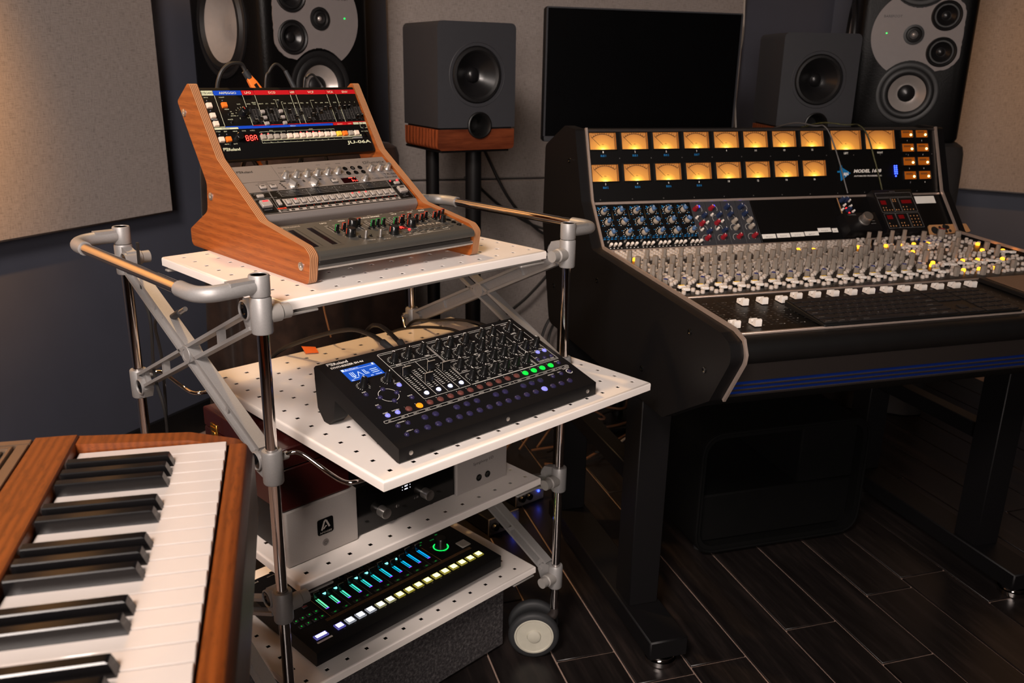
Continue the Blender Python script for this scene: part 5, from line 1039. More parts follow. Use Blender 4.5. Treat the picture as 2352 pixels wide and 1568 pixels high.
# power lead that hangs inside the left brace, ending in a bare barrel plug
th, e, d = cable([(-0.174, 0.329, 0.45), (-0.17, 0.32, 0.6), (-0.183, 0.345, 0.671), (-0.179, 0.338, 0.766), (-0.188, 0.353, 0.82), (-0.187, 0.352, 0.9)], 0.0026, 'thin black power lead hanging inside the left cross brace', plug=1)
th = thing('plug_lead', 'black lead ending in a bare barrel plug beside the left cross brace', 'cable', (-0.14, 0.27, 0.79)); o0 = Vector((-0.14, 0.27, 0.79))
Mb().tube([(-0.04, 0.08, -0.34), (-0.03, 0.09, -0.12), (-0.03, 0.05, -0.02), (0.0, 0.0, 0.0)], 0.0026, 8, 0, 8).obj('cord', 'cable', th)
Mb().cyl((0, 0, 0), (0.018, -0.04, 0.02), 0.0055, n=12).obj('boot', 'rubber', th); Mb().cyl((0.018, -0.04, 0.02), (0.028, -0.062, 0.031), 0.0038, n=12).obj('barrel', 'alu', th)

# ------------------------------------------------------------------ mixing console
CX0 = 0.746; CW = 0.97
co = thing('mixing_console', 'large black mixing console with glowing amber meters on the right', 'mixing console', (CX0, 0.2, 0))
OY = -0.2
PLN = {'mb': (0.6675, 0.89, R(71.06)), 'eq': (0.5904, 0.7945, R(51.09)), 'pt': (0.2273, 0.7801, R(2.26)), 'fd': (0.0263, 0.7707, R(2.70))}
def pmx(k, u, v, h=0.0, rz=0.0):
    y, z, t = PLN[k]; n = Vector((0, -sin(t), cos(t))); p = Vector((u*MM, y+OY+v*MM*cos(t), z+v*MM*sin(t)))+n*h*MM
    return Matrix.Translation(p) @ Matrix.Rotation(t, 4, 'X') @ Matrix.Rotation(rz, 4, 'Z')
def cput(name, me, k, u, v, h=0.0, rz=0.0, par=None, **kw):
    o = inst(name, me, par or co, **kw); o.matrix_local = pmx(k, u, v, h, rz); return o
def cobj(b, name, mats, k, smooth=True, par=None, **kw):
    me = b.mesh(name, mats if isinstance(mats, list) else [mats], MM, smooth); return cput(name, me, k, 0, 0, 0, 0, par, **kw)
# end panels
EP = [(0.036, 0.652), (0.20, 0.556), (0.86, 0.556), (0.93, 0.80), (0.925, 1.0), (0.79, 1.056), (0.722, 1.053), (0.664, 0.896), (0.586, 0.801), (0.02, 0.779), (-0.012, 0.768), (-0.02, 0.742)]
EPr = rounded([(y+OY, z) for y, z in EP], [0.01, 0.02, 0.03, 0.03, 0.02, 0.012, 0.01, 0.02, 0.02, 0.02, 0.018, 0.03], 5)
for x0 in (-0.028, CW+0.004):
    Mb().prism(EPr, x0, x0+0.024, 0).obj('end_panel', 'blkmetal', co)
# pale metal edging between end panels and surfaces
edge = [(0.724, 1.054), (0.6655, 0.8965), (0.587, 0.8018), (0.0205, 0.7795), (-0.008, 0.7705), (-0.0175, 0.75), (-0.016, 0.738), (0.036, 0.6535)]
M['edging'] = mat('edge_metal', S(200, 180, 168), 0.4, 0.7, 0.04, 100)
for x0 in (-0.004, CW-0.001):
    b = Mb(); rings = []
    for i, (y, z) in enumerate(edge):
        a = Vector(edge[max(0, i-1)]); c = Vector(edge[min(len(edge)-1, i+1)]); d = (c-a).normalized(); n = Vector((d.y, -d.x))*-1
        rings.append([(x0, y+OY, z), (x0+0.005, y+OY, z), (x0+0.005, y+OY-n.x*0.006, z-n.y*0.006), (x0, y+OY-n.x*0.006, z-n.y*0.006)])
    b.ring_loft(rings).obj('edge_trim', 'edging', co)
b = Mb(); P = [(0.70, 0.885), (0.735, 1.044), (0.79, 1.05), (0.915, 0.995), (0.92, 0.80), (0.85, 0.57), (0.2, 0.57), (0.045, 0.66), (0.03, 0.76), (0.22, 0.772), (0.59, 0.786)]
b.prism([(y+OY, z) for y, z in P[::-1]], 0.0, CW, 0).obj('chassis', 'blk', co)
def panelbox(k, u0, u1, v0, v1, m, nm, h=-3, bev=0.8, hh=0): b = Mb(); b.box((u0, v0, h), (u1, v1, hh), 0, bev); return cobj(b, nm, m, k)
panelbox('mb', 0, 970, 4, 168, 'blkpanel', 'meter_panel'); panelbox('pt', 0, 970, 2, 362, 'blkpanel', 'channel_panel'); panelbox('fd', 0, 970, 3, 199, 'blkpanel', 'fader_panel')
for k, v in (('mb', 0), ('eq', 0), ('pt', 0), ('fd', 0), ('mb', 168)):
    b = Mb(); b.box((0, v-3, -2), (970, v+3, 2.5), 0, 1.0); cobj(b, 'trim_bar', 'pcb' if (k, v) == ('mb', 168) else 'edging', k)
# VU meters
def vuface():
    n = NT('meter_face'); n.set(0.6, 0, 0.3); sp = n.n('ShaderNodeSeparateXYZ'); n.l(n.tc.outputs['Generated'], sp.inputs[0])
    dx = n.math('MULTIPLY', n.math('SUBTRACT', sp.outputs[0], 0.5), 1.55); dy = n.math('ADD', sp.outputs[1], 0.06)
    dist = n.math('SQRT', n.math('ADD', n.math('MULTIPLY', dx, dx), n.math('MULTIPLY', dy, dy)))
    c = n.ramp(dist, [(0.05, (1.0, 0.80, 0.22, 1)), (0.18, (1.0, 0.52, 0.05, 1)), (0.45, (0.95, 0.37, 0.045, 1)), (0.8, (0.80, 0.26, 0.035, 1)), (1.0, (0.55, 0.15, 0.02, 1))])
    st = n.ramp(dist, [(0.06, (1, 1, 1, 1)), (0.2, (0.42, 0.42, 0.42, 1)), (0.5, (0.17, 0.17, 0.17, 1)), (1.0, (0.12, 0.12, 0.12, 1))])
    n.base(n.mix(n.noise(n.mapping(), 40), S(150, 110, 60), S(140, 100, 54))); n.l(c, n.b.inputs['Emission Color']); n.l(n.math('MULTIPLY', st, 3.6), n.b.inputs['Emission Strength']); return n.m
M['vu'] = vuface(); E('vu_side', S(205, 120, 46), 0.32); E('bulb', S(255, 214, 120), 7); M['vuink_shadow'] = mat('meter_ink_and_shadow', S(36, 16, 4), 0.6, 0, 0.05, 40); E('amberwin', S(190, 96, 22), 0.42); E('amberwin2', S(150, 84, 36), 0.25)
def vu(w, h):
    f = Mb(); f.box((-w/2, -h/2, -0.2), (w/2, h/2, 0), 0); fm = f.mesh('dial_face', ['vu'], MM, False)
    b = Mb(); r = w*0.62; cy = -h*0.62
    b.arc(0, cy, r, 1.3, 52, 128, 0, 0.4)
    for i in range(11):
        a = R(128-76*i/10); b.line([(r*cos(a), cy+r*sin(a)), ((r+(3.4 if i % 2 else 4.8))*cos(a), cy+(r+(3.4 if i % 2 else 4.8))*sin(a))], 1.0, 0, 0.4)
    for i, t in enumerate(('20', '10', '7', '5', '3', '1', '0', '1', '2', '3')): a = R(126-74*i/9); b.text(t, (r+6.6)*cos(a), cy+(r+6.6)*sin(a)-1, 2.9, 0, 'c', 0.4)
    b.text('VU', 0, -h*0.22, 4.2, 0, 'c', 0.4, bold=0.02); b.line([(-w*0.11, cy+r*0.35), (r*cos(R(128)), cy+r*sin(R(128)))], 0.9, 0, 0.7)
    dm_ = b.mesh('dial_scale', ['vuink_shadow'], MM, False)
    g = Mb(); o = 1.4; t = 4.0
    for (x0, y0, x1, y1) in ((-w/2-o, -h/2-o, w/2+o, -h/2), (-w/2-o, h/2, w/2+o, h/2+o)): g.box((x0, y0, -0.2), (x1, y1, t), 0, 0.3)
    g.box((-w/2-o, -h/2, -0.2), (-w/2, h/2, t), 0, 0.3); g.box((w/2, -h/2, -0.2), (w/2+o, h/2, t), 0, 0.3); g.box((w/2-3.4, -h/2, 0.1), (w/2-2.2, h/2, 0.6), 1); g.box((w/2-1.6, -h/2, 0.1), (w/2-0.2, h/2, 2.6), 2)  # dark strip by the right edge is a painted shadow line
    return fm, dm_, g.mesh('vu_meter', ['blk', 'vuink_shadow', 'vu_side'], MM)
v1 = vu(66, 39); v2 = vu(89, 48)
prn = Mb(); wh, cy_, dk, rd = 0, 1, 2, 3
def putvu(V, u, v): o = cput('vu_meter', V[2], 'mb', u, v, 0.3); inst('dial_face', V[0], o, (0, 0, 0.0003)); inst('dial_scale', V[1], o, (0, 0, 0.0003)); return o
for i in range(8):
    for r_, v in ((0, 143), (1, 69.5)):
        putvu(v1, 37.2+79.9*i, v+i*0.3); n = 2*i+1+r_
        prn.text(str(n), 37+79.9*i, v-27, 6.4, wh, 'c', 0.5, width=2.4*len(str(n)), bold=0.02)
        if n < 9: prn.text('BUS %d' % n, 36.6+79.9*i, v-35.5, 6.6, cy_, 'c', 0.5, width=13, bold=0.02)
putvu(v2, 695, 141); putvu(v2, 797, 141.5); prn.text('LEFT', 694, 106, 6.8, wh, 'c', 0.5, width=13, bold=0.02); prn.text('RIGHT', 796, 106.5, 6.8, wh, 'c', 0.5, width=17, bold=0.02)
sw = Mb(); sw.box((-18.4, -10.2, 0), (18.4, 10.2, 0.5), 0); sw.box((-19.5, -11.2, 0), (-18.4, 11.2, 3), 1, .2); sw.box((18.4, -11.2, 0), (19.5, 11.2, 3), 1, .2); sw.box((-18.4, 10.2, 0), (18.4, 11.2, 3), 1, .2); sw.box((-18.4, -11.2, 0), (18.4, -10.2, 3), 1, .2); sw.box((-12, 1.5, 0.5), (9, 6.5, 0.7), 2)
swm = sw.mesh('meter_window', ['amberwin', 'blk', 'amberwin2'], MM); bl = Mb(); bl.lathe([(3.0, 0), (2.6, 1.6), (1.4, 2.8), (0.1, 3)], 12); blm = bl.mesh('lamp', ['bulb'], MM)
for r_, v in enumerate((156.5, 120.2, 85, 48.8)):
    for c_, u in enumerate((882, 927.4)): o = cput('meter_window', swm, 'mb', u, v, 0.3); inst('lamp', blm, o, (0.0125, -0.003, 0.0006)); prn.text(str(r_*2+c_+1), u, v-20, 5.4, wh, 'c', .5)
for i, v in enumerate((74, 69, 64, 59, 54, 48)):
    for u in ((836.5, 842.5) if i != 5 else (838.5,)): bb = Mb().cyl((0, 0, 0), (0, 0, 1.2), 1.9, n=8); cput('blue_light', bb.mesh('blue_light', ['led_blue'], MM), 'mb', u, v, 0.3)
prn.raw([(672, 38, .4), (703, 58, .4), (672, 77, .4)], [(0, 1, 2)], cy_); prn.rect(664, 60, 672, 64, cy_); prn.rect(675, 66, 679, 78, cy_); prn.text('api', 689, 53, 13, wh, 'c', 0.7, shear=0.1, bold=0.03)
prn.text('MODEL 1608', 754, 59, 11, wh, 'c', 0.5, shear=0.25, bold=0.04, width=84); prn.text('AUTOMATED PROCESSES, INC.', 754, 48.5, 5, wh, 'c', 0.5, shear=0.2, bold=0.02, width=84)
cobj(prn, 'panel_print', ['white', 'cyan', 'dkprint', 'red'], 'mb', False)
scr2 = lam([(1.5, 0), (1.3, 0.6), (0.1, 0.7)], ['alu'], 'panel_screw', 8)
for i in range(12):
    for v in (103.5, 8.5): cput('panel_screw', scr2, 'mb', 21+79.9*i if v < 50 else 77+79.9*i, v, 0.3)
# equaliser row
for i in range(6): panelbox('eq', 0.6+40.6*i+(2 if i else 0), 40.4+40.6*i+2, 2, 120, 'blkpanel', 'module_plate', hh=0.6)
for i in range(4): panelbox('eq', 246.6+40.3*i, 286.2+40.3*i, 2, 120, 'pcb' if False else 'charcoal', 'module_plate', hh=0.6)
panelbox('eq', 409, 648, 2, 120, 'blkpanel', 'blank_plate', hh=0.4); panelbox('eq', 650, 692, 2, 120, 'blkpanel', 'module_plate', hh=0.6); panelbox('eq', 694, 968, 2, 120, 'blkpanel', 'blank_plate', hh=0.4)
def eqk(cap):
    b = Mb(); b.lathe([(7.0, 0), (7.2, 1), (6.2, 8), (5.4, 9)], 16, mi=0); b.box((-3.6, -5.6, 8), (3.6, 5.6, 17), 1, 1.6); b.box((-0.5, 2, 16.9), (0.5, 5.4, 17.2), 2); return b.mesh('eq_knob', ['grey', cap, 'white'], MM)
EK = eqk('bluecap'); prn = Mb()
for i in range(6):
    for r_, (u0, v) in enumerate(((22.5, 99), (26.5, 71.5), (31, 43.5))):
        u = u0+40.35*i; cput('eq_knob', EK, 'eq', u, v, 0.6, R((i*53+r_*31) % 100-50))
        for k in range(11): a = R(-40+26*k); prn.disc(u+11.5*cos(a), v+11.5*sin(a), 1.0, 0, 0.9, 6)
        for k in range(5): a = R(-30+60*k); prn.rect(u+15.6*cos(a)-1.8, v+13.6*sin(a)-.7, u+15.6*cos(a)+1.8, v+13.6*sin(a)+.7, 1, 0.9)
    u = 22+40.35*i; prn.line([(u-12, 112), (u-7, 108)], 3, 1, .9); prn.text('550A', u+7, 113, 3.4, 1, 'c', .9)
    for k in range(4): prn.rect(u-15+k*9, 29, u-9+k*9, 30.6, 1, .9); prn.rect(u-13+k*9, 33, u-8+k*9, 34.2, 1, .9); prn.rect(u-4+k*9, 6, u-1+k*9, 7.4, 0, .9)
tgw = Mb(); tgw.lathe([(2.2, 0), (2.6, 3), (3.6, 11), (3.2, 13), (0.1, 13.6)], 12); tw = tgw.mesh('toggle_switch', ['whitep'], MM); tgs = Mb(); tgs.lathe([(2.8, 0), (2.8, 2), (1.2, 2.4), (1.6, 8), (0.1, 8.6)], 10); ts = tgs.mesh('toggle_switch', ['alu'], MM)
for i in range(6):
    for k in range(3): cput('toggle_switch', tw, 'eq', 19+40.6*i+10.9*k, 12, 0.6)
    cput('toggle_switch', ts, 'eq', 17.6+40.6*i, 22.5, 0.6)
def nk(m, r, h): b = Mb(); b.lathe([(r, 0), (r*1.02, 1), (r*0.85, h*0.45), (r*0.72, h), (r*0.5, h+.6), (0.1, h+.6)], 16, mi=0); b.box((-0.5, 0.5, h), (0.5, r*0.7, h+0.9), 1); return b.mesh('module_knob', [m, 'white'], MM)
NK = {m: nk(m, 6.2, 14) for m in ('dred', 'navy', 'grey')}; nw = nk('whitep', 3.2, 8)
for u, v, m in ((255, 99, 'dred'), (296, 99, 'dred'), (338, 100, 'navy'), (375, 100, 'navy'), (273, 80, 'navy'), (312, 80, 'navy'), (342, 81, 'navy'), (381, 81, 'navy'), (261.5, 59, 'dred'), (301.7, 60, 'dred'), (347.8, 62, 'grey'), (389, 63, 'grey'), (348.5, 45, 'grey'), (389.2, 46, 'grey'), (275, 38, 'navy'), (316, 39, 'navy'), (266.3, 21, 'dred'), (308.2, 22, 'dred'), (350.4, 22, 'dred'), (390.9, 22, 'dred')): cput('module_knob', NK[m], 'eq', u, v, 0.6)
for u, v in ((253.2, 76), (259, 44), (294.5, 82), (300.2, 45), (277.1, 62), (317.3, 64)): cput('module_knob', nw, 'eq', u, v, 0.6)
bb = Mb(); bb.lathe([(2.4, 0), (2.2, 1.8), (1.2, 2.8), (0.1, 3)], 10); bbm = bb.mesh('blue_light', ['led_blue'], MM)
for u, v in ((266.9, 106.5), (306.8, 107), (344.8, 108.2), (385.1, 108.5)): cput('blue_light', bbm, 'eq', u, v, 0.6)
for i in range(4):
    for k in range(4): prn.arc(264+40.3*i, 99-k*26, 9.5, 0.5, -40, 220, 0, .9, 10)
for i, (a, c, v) in enumerate(((413, 450, 15.5), (453.5, 489, 16), (492, 529, 17), (531.5, 570, 18), (571, 608, 26), (611, 627, 24))):
    b = Mb(); b.box((a, v-1, 0.4), (c, v+10.5, 0.7)); t = cobj(b, 'tape_label', 'white', 'eq', False)
    b = Mb(); b.text(('drum', 'bass', 'vox', 'gtr', 'keys', 'x')[i], (a+c)/2, v+2, 5, 0, 'c', 0.8, width=(c-a)*0.5); b.obj('label_writing', 'greyprint', t, MM, smooth=False)
b = Mb(); b.box((887, 95, .4), (948, 116, .8)); cobj(b, 'paper_label', 'white', 'eq', False); b = Mb(); b.box((654, 20, .5), (656.5, 118, 1.2)); cobj(b, 'module_edge', 'tan', 'eq', False); cobj(prn, 'equaliser_print', ['white', 'cyan', 'tan'], 'eq', False, kind='stuff')
b = Mb()
for u, v in ((664, 110), (676, 110), (668, 96), (684, 92), (674, 82), (688, 78), (686, 108), (658, 84)): cput('module_knob', nw if (u+v) % 3 else NK['navy'], 'eq', u, v, 0.6)
for u, v in ((672, 88), (676, 74)): cput('red_light', bb.mesh('red_light', ['led_red'], MM), 'eq', u, v, .6)
# channel strips: tall ribbed knobs and white push buttons
def tallk(r, h, r2=None, h2=0, cap=None):
    b = Mb(); n = 14; rg = []
    seq = [(r, 0), (r, h*0.5), (r*0.97, h-0.8), (r*0.8, h)] if not r2 else [(r, 0), (r, h*0.46), (r*0.96, h*0.5), (r2, h*0.5), (r2, h-0.6), (r2*0.8, h)]
    for rr, z in seq: rg.append([(rr*cos(2*pi*j/n)*(1 if j % 2 else 0.9), rr*sin(2*pi*j/n)*(1 if j % 2 else 0.9), z) for j in range(n)])
    b.ring_loft(rg)
    if cap: b.lathe([(r*0.8, h), (r*0.78, h+0.7), (0.1, h+0.7)], 12, mi=1)
    return b.mesh('channel_knob', ['knobgrey'] + ([cap] if cap else []), MM)
M['knobgrey'] = mat('warm_grey_knob', S(140, 130, 120), 0.42, 0.25, 0.05, 60)
TK = [tallk(6.4, 30, 5.2), tallk(6.6, 26), tallk(6.4, 31, 5.0), tallk(6.4, 28, 5.2), tallk(6.8, 20)]; BK = tallk(5.8, 15, None, 0, 'stripe')
M['btnw'] = mat('translucent_white_button', S(188, 176, 166), 0.35, 0, 0.03, 60)
pbm = lam([(4.5, 0), (4.7, 3.4), (4.3, 5.6), (3.0, 6.6), (0.1, 6.9)], ['btnw'], 'push_button', 10); pba = lam([(4.7, 0), (4.9, 3.4), (4.4, 5.6), (3.0, 6.6), (0.1, 6.9)], ['led_amber'], 'lit_button', 10)
rb = Mb(); rb.box((-7.2, -4.6, 2), (7.2, 4.6, 8), 0, .8); rb.box((-8, -5.4, 0), (8, 5.4, 3), 1, .5); rbm = rb.mesh('cut_button', ['whitep', 'blk'], MM)
ry = Mb(); ry.box((-7.2, -4.6, 2), (7.2, 4.6, 8), 0, .8); ry.box((-8, -5.4, 0), (8, 5.4, 3), 1, .5); ry.box((-5.5, -1, 8), (5.5, 3.4, 8.3), 2); rym = ry.mesh('solo_button', ['whitep', 'blk', 'yellow'], MM)
nb = 0; rest = Mb()
def white_button(u, v):
    global nb
    nb += 1
    if nb <= 300: cput('push_button', pbm, 'pt', u, v)
    else:
        rest.lathe([(4.5, 0), (4.7, 3.4), (4.3, 5.6), (3.0, 6.6), (0.1, 6.9)], 8, (u, v, 0))
WB = []
for c_ in range(16):
    u = 40.6*c_+4; vo = c_*0.75
    for r_, v in enumerate((258, 218, 184, 147, 117)): cput('channel_knob', TK[r_ % 4], 'pt', u+13+(4-r_)*(-0.6), v+vo*0.6-4)
    cput('channel_knob', BK, 'pt', u+9.5, 80+vo); cput('solo_button', rym, 'pt', u+33, 56+vo); cput('cut_button', rbm, 'pt', u+33.5, 39+vo)
    for v in (21, 39, 59): WB.append((u+8.5, v+vo))
    WB.append((u+21, 24+vo))
    for k in range(10): WB.append((u+25.5, 84+k*17+vo)); WB.append((u+36, 92+k*17+vo)); WB.append((u+2.0, 98+k*16+vo))
    for k in range(6):
        for uu in (6, 18.5, 31): WB.append((u+uu, 276+k*13+vo*0.4))
WB.sort(key=lambda q: q[1]+q[0]*0.25)
for q in WB: white_button(*q)
fdr = random.Random(9)
LIT = [(615, 284.8), (692.5, 284), (733.8, 285.8), (775.6, 287), (816, 286.6), (715.8, 220), (757, 221), (795, 218.3), (940, 258.7), (900.5, 203.6), (950, 192.2), (689, 125), (668.9, 106.2), (773.5, 128.6), (815, 128.8), (710.2, 58.2), (754.6, 60.6), (794.5, 60.4), (881.2, 124.5), (449, 280), (490, 281), (36, 274), (454, 288)]
for u, v in LIT: cput('lit_button', pba, 'pt', u, v, 0.5)
for j in range(8):
    for i in range(22):
        u = 664+i*13.6; v = 40+j*42+fdr.uniform(-4, 4)
        if any(abs(u-a)+abs(v-c) < 12 for a, c in LIT): continue
        if fdr.random() < 0.78: rest.lathe([(4.5, 0), (4.7, 3.4), (4.3, 5.6), (3.0, 6.6), (0.1, 6.9)], 8, (u, v, 0))
        u2 = u+6; v2 = v+20
        if fdr.random() < 0.55: rest.lathe([(4.5, 0), (4.7, 3.4), (4.3, 5.6), (3.0, 6.6), (0.1, 6.9)], 8, (u2, v2, 0))
cobj(rest, 'push_button_field', 'btnw', 'pt', kind='stuff')
for u, v, k in ((668, 318, 0), (702, 322, 0), (740, 324, 0), (778, 326, 0), (830, 319, 1), (690, 240, 3), (735, 205, 3), (775, 200, 3), (815, 205, 3), (860, 240, 3), (900, 160, 3), (690, 150, 1), (730, 150, 2), (772, 152, 2), (812, 154, 2), (668, 34, 4), (735, 30, 4), (775, 32, 4), (846, 60, 4), (925, 217, 4), (948, 120, 4), (920, 80, 4)): cput('channel_knob', TK[k], 'pt', u, v)
bigk = tallk(9.5, 24, None, 0, 'dred'); cput('master_knob', bigk, 'pt', 905, 343); cput('master_knob', tallk(8, 20), 'pt', 945, 330)
for u, v in ((706, 262), (748, 264), (790, 266), (832, 268), (705, 104), (748, 106), (790, 108), (834, 112), (912, 186), (940, 176)): cput('cut_button', rbm, 'pt', u, v); cput('cut_button', rbm, 'pt', u+15, v-7)
b = Mb(); b.box((826, 302, 0.2), (872, 352, 3.4), 0, 1); o = cobj(b, 'blue_tape_block', 'stripe', 'pt')
# faders
def fcap():
    b = Mb(); P = rounded([(-11, 1.5), (11, 1.5), (10.5, 9.5), (5.5, 11.5), (1.0, 6.2), (-1.0, 6.2), (-5.5, 14), (-10.4, 13)], [0.4, .4, 1, 1.2, 1, 1, 1.2, 1], 2); b.prism(P, -6.2, 6.2, 0); b.box((-6.4, -0.7, 5.6), (6.4, 0.7, 6.6), 1); b.box((-1.2, -4, -1), (1.2, 4, 2), 1); return b.mesh('fader_cap', ['whitep', 'dkprint'], MM)
FC = fcap(); prn = Mb(); U16 = [22+40.7*i for i in range(16)]
for i, u in enumerate(U16):
    prn.rect(u-1.3, 30, u+1.3, 168, 1, 0.15); cput('fader_cap', FC, 'fd', u, 36 if i < 2 else 145 if i < 5 else 158)
    for k in range(13):
        v = 34+k*10.6; prn.rect(u-11, v, u-6.5, v+0.8, 2, 0.2); prn.rect(u+6.5, v, u+(11 if k % 3 else 13), v+0.8, 2, 0.2)
        if k % 2 == 0: prn.text(('60', '40', '30', '20', '10', '5', '0')[k//2], u+16.5, v-1, 3, 0, 'c', .2)
cobj(prn, 'fader_print', ['white', 'dkprint', 'greyprint'], 'fd', False)
# padded arm rest and striped fascia
AR = [(0.0275, 0.768), (0.015, 0.7695), (0.0, 0.768), (-0.009, 0.762), (-0.013, 0.752), (-0.013, 0.742), (-0.008, 0.732), (-0.002, 0.727), (0.03, 0.727)]
Mb().prism([(y+OY, z) for y, z in AR], 0.004, CW-0.001, 0).obj('arm_rest', 'blk', co, ang=60)
FA = [(-0.004, 0.728), (0.0365, 0.6555)]; d = (Vector(FA[1])-Vector(FA[0])).normalized(); n = Vector((d.y, -d.x))
fa = Mb(); Lf = (Vector(FA[1])-Vector(FA[0])).length
def strip(s0, s1, h, m, nm):
    A = Vector(FA[0]); q = [A+d*s0+n*h, A+d*s0-n*0.006, A+d*s1-n*0.006, A+d*s1+n*h]; b = Mb(); b.prism([(v.x+OY, v.y) for v in q], 0.004, CW-0.001, 0); return b.obj(nm, m, co)
strip(0, 0.044, 0, 'pcb', 'fascia'); pos = 0.044
for k in range(3): strip(pos, pos+0.0092, -0.0015, 'stripe', 'blue_stripe'); strip(pos+0.0092, pos+0.0122, 0.0005, 'pcb', 'fascia_rib'); pos += 0.0122
strip(pos, Lf, 0, 'pcb', 'fascia_rib')
bm_ = Mb().lathe([(0.006, 0), (0.0055, 0.002), (0.003, 0.0022), (0.002, 0.001), (0.0001, 0.001)], 14, (0, 0, 0), (-1, 0, 0)).mesh('panel_bolt', ['blkgloss'])
for y, z in ((0.06, 0.70), (0.30, 0.62), (0.12, 0.75), (0.55, 0.74), (0.75, 0.98), (0.83, 0.66), (0.72, 0.80)): inst('panel_bolt', bm_, co, (-0.028, y+OY, z))

# ------------------------------------------------------------------ console stand
cs = thing('console_stand', 'black steel stand with levelling feet under the mixing console', 'stand', (1.228, 0.4, 0))
for x in (-0.472, 0.462):
    Mb().box((x-0.043, -0.235, 0.028), (x+0.043, 0.4, 0.072), bev=0.003).obj('foot_beam', 'blkmetal', cs)
    for y in (-0.07, 0.37): Mb().box((x-0.034, y-0.036, 0.072), (x+0.034, y+0.036, 0.5555), bev=0.002).obj('column', 'blkmetal', cs)
    Mb().box((x-0.02, -0.034, 0.33), (x+0.02, 0.334, 0.37), bev=0.002).obj('side_rail', 'blkmetal', cs)
    for y in (-0.2, 0.36): Mb().lathe([(0.031, 0), (0.033, 0.002), (0.033, 0.012), (0.028, 0.014), (0.029, 0.016), (0.029, 0.02), (0.01, 0.022), (0.009, 0.03)], 28, (x, y, 0)).obj('levelling_foot', 'chrome', cs)
Mb().box((-0.438, 0.355, 0.42), (0.428, 0.385, 0.48), bev=0.002).obj('rear_rail', 'blkmetal', cs)

# ------------------------------------------------------------------ things lying on the console
def rest_on(name, label, cat, k, u, v, h=0.0, rz=0.0):
    o = thing(name, label, cat); o.matrix_world = Matrix.Translation((CX0, -OY, 0)) @ pmx(k, u, v, h, rz); return o
kb = rest_on('computer_keyboard', 'flat black full-size computer keyboard lying over the console faders', 'keyboard', 'fd', 172, -4, 2.8)
b = Mb(); P = rounded([(0, 0), (428, 0), (428, 122), (0, 122)], 5, 4); b.ring_loft([[(x, y, 0.4) for x, y in P], [(x, y, 3.6+y*0.05) for x, y in P], [(x*0.996+0.9, y*0.99+0.6, 4.4+y*0.052) for x, y in P]]); b.obj('base', 'blk', kb, MM)
M['kkey'] = mat('keyboard_key', S(26, 23, 23), 0.5, 0, 0.1, 60); kc = {}
def keym(w, d):
    if (w, d) not in kc:
        b = Mb(); P = rounded([(0, 0), (w, 0), (w, d), (0, d)], 1.6, 2); b.ring_loft([[(x, y, 0) for x, y in P], [(x, y, 1.5) for x, y in P], [(x*0.985+w*.007, y*0.985+d*.007, 1.9) for x, y in P]]); kc[(w, d)] = b.mesh('key', ['kkey'], MM)
    return kc[(w, d)]
lt = Mb(); rows = [([1]*13+[1.8], 'ESC'), ([1]*13+[1.8], '1234567890-=<'), ([1.5]+[1]*12+[1.3], 'QWERTYUIOP'), ([1.8]+[1]*11+[2], 'ASDFGHJKL'), ([2.3]+[1]*10+[2.5], 'ZXCVBNM'), ([1.4, 1.2, 1.4, 6, 1.4, 1.2, 1.2+0.8], '')]
for r_, (ws, chs) in enumerate(rows):
    x = 5; v = 101.5-19.3*r_; hgt = 16.4 if r_ else 15; sc = 284/(sum(ws))
    for i, w in enumerate(ws):
        ww = w*sc-2.6; put('key', keym(round(ww, 1), hgt), kb, x, v, 4.6+v*0.052)
        off = 1 if r_ in (2, 3, 4) else 0
        if r_ in (1, 2, 3, 4) and 0 <= i-off < len(chs): lt.text(chs[i-off], x+ww/2, v+6, 5, 0, 'c', 6.9+v*0.052)
        elif r_ and ww > 18: lt.rect(x+3, v+3.2, x+min(ww-3, 15), v+4.6, 0, 6.9+v*0.052)
        x += w*sc
    for g, (x0, cols) in enumerate(((293, 3), (352, 4))):
        for c_ in range(cols):
            if g == 0 and (r_ == 3 or (r_ == 4 and c_ != 1)): continue
            if g == 1 and r_ == 5 and c_ == 1: continue
            wk = 15.8 if not (g == 1 and r_ == 5 and c_ == 0) else 34
            put('key', keym(wk, hgt), kb, x0+c_*18.4, v, 4.6+v*0.052)
            if g == 1 and r_: lt.text('789456123000'[(r_*4+c_) % 12], x0+c_*18.4+8, v+6, 4.5, 0, 'c', 6.9+v*0.052)
lt.obj('key_lettering', 'greyprint', kb, MM, smooth=False, kind='stuff')
tb = rest_on('script_tray', 'dark flat tray with black edge at the right of the faders', 'tray', 'fd', 676, 16, 0.4)
b = Mb(); b.box((0, 0, 0), (286, 168, 9), 0, 1.5); b.obj('tray_base', 'blk', tb, MM); b = Mb(); b.box((14, 4, 9), (284, 164, 10), 0, .4); b.obj('tray_top', 'traytop' if 'traytop' in M else mat('brown_vinyl', S(120, 92, 72), 0.5, 0, 0.05, 40), tb, MM)
rc = rest_on('remote_controller', 'black remote controller with small red displays leaning on the console', 'remote control', 'eq', 742, 4, 1.0)
b = Mb(); b.prism(rounded([(0, 0), (120, 0), (120, 24), (6, 30), (0, 26)], 2, 2), 0, 118, 0); b.obj('case', 'blkmetal', rc, MM)
p = Mb()
def FP(v): return 30-(v-6)*6/114
rcp = rc
b = Mb(); wh, gd = 0, 1; T_ = math.atan2(-6, 114)
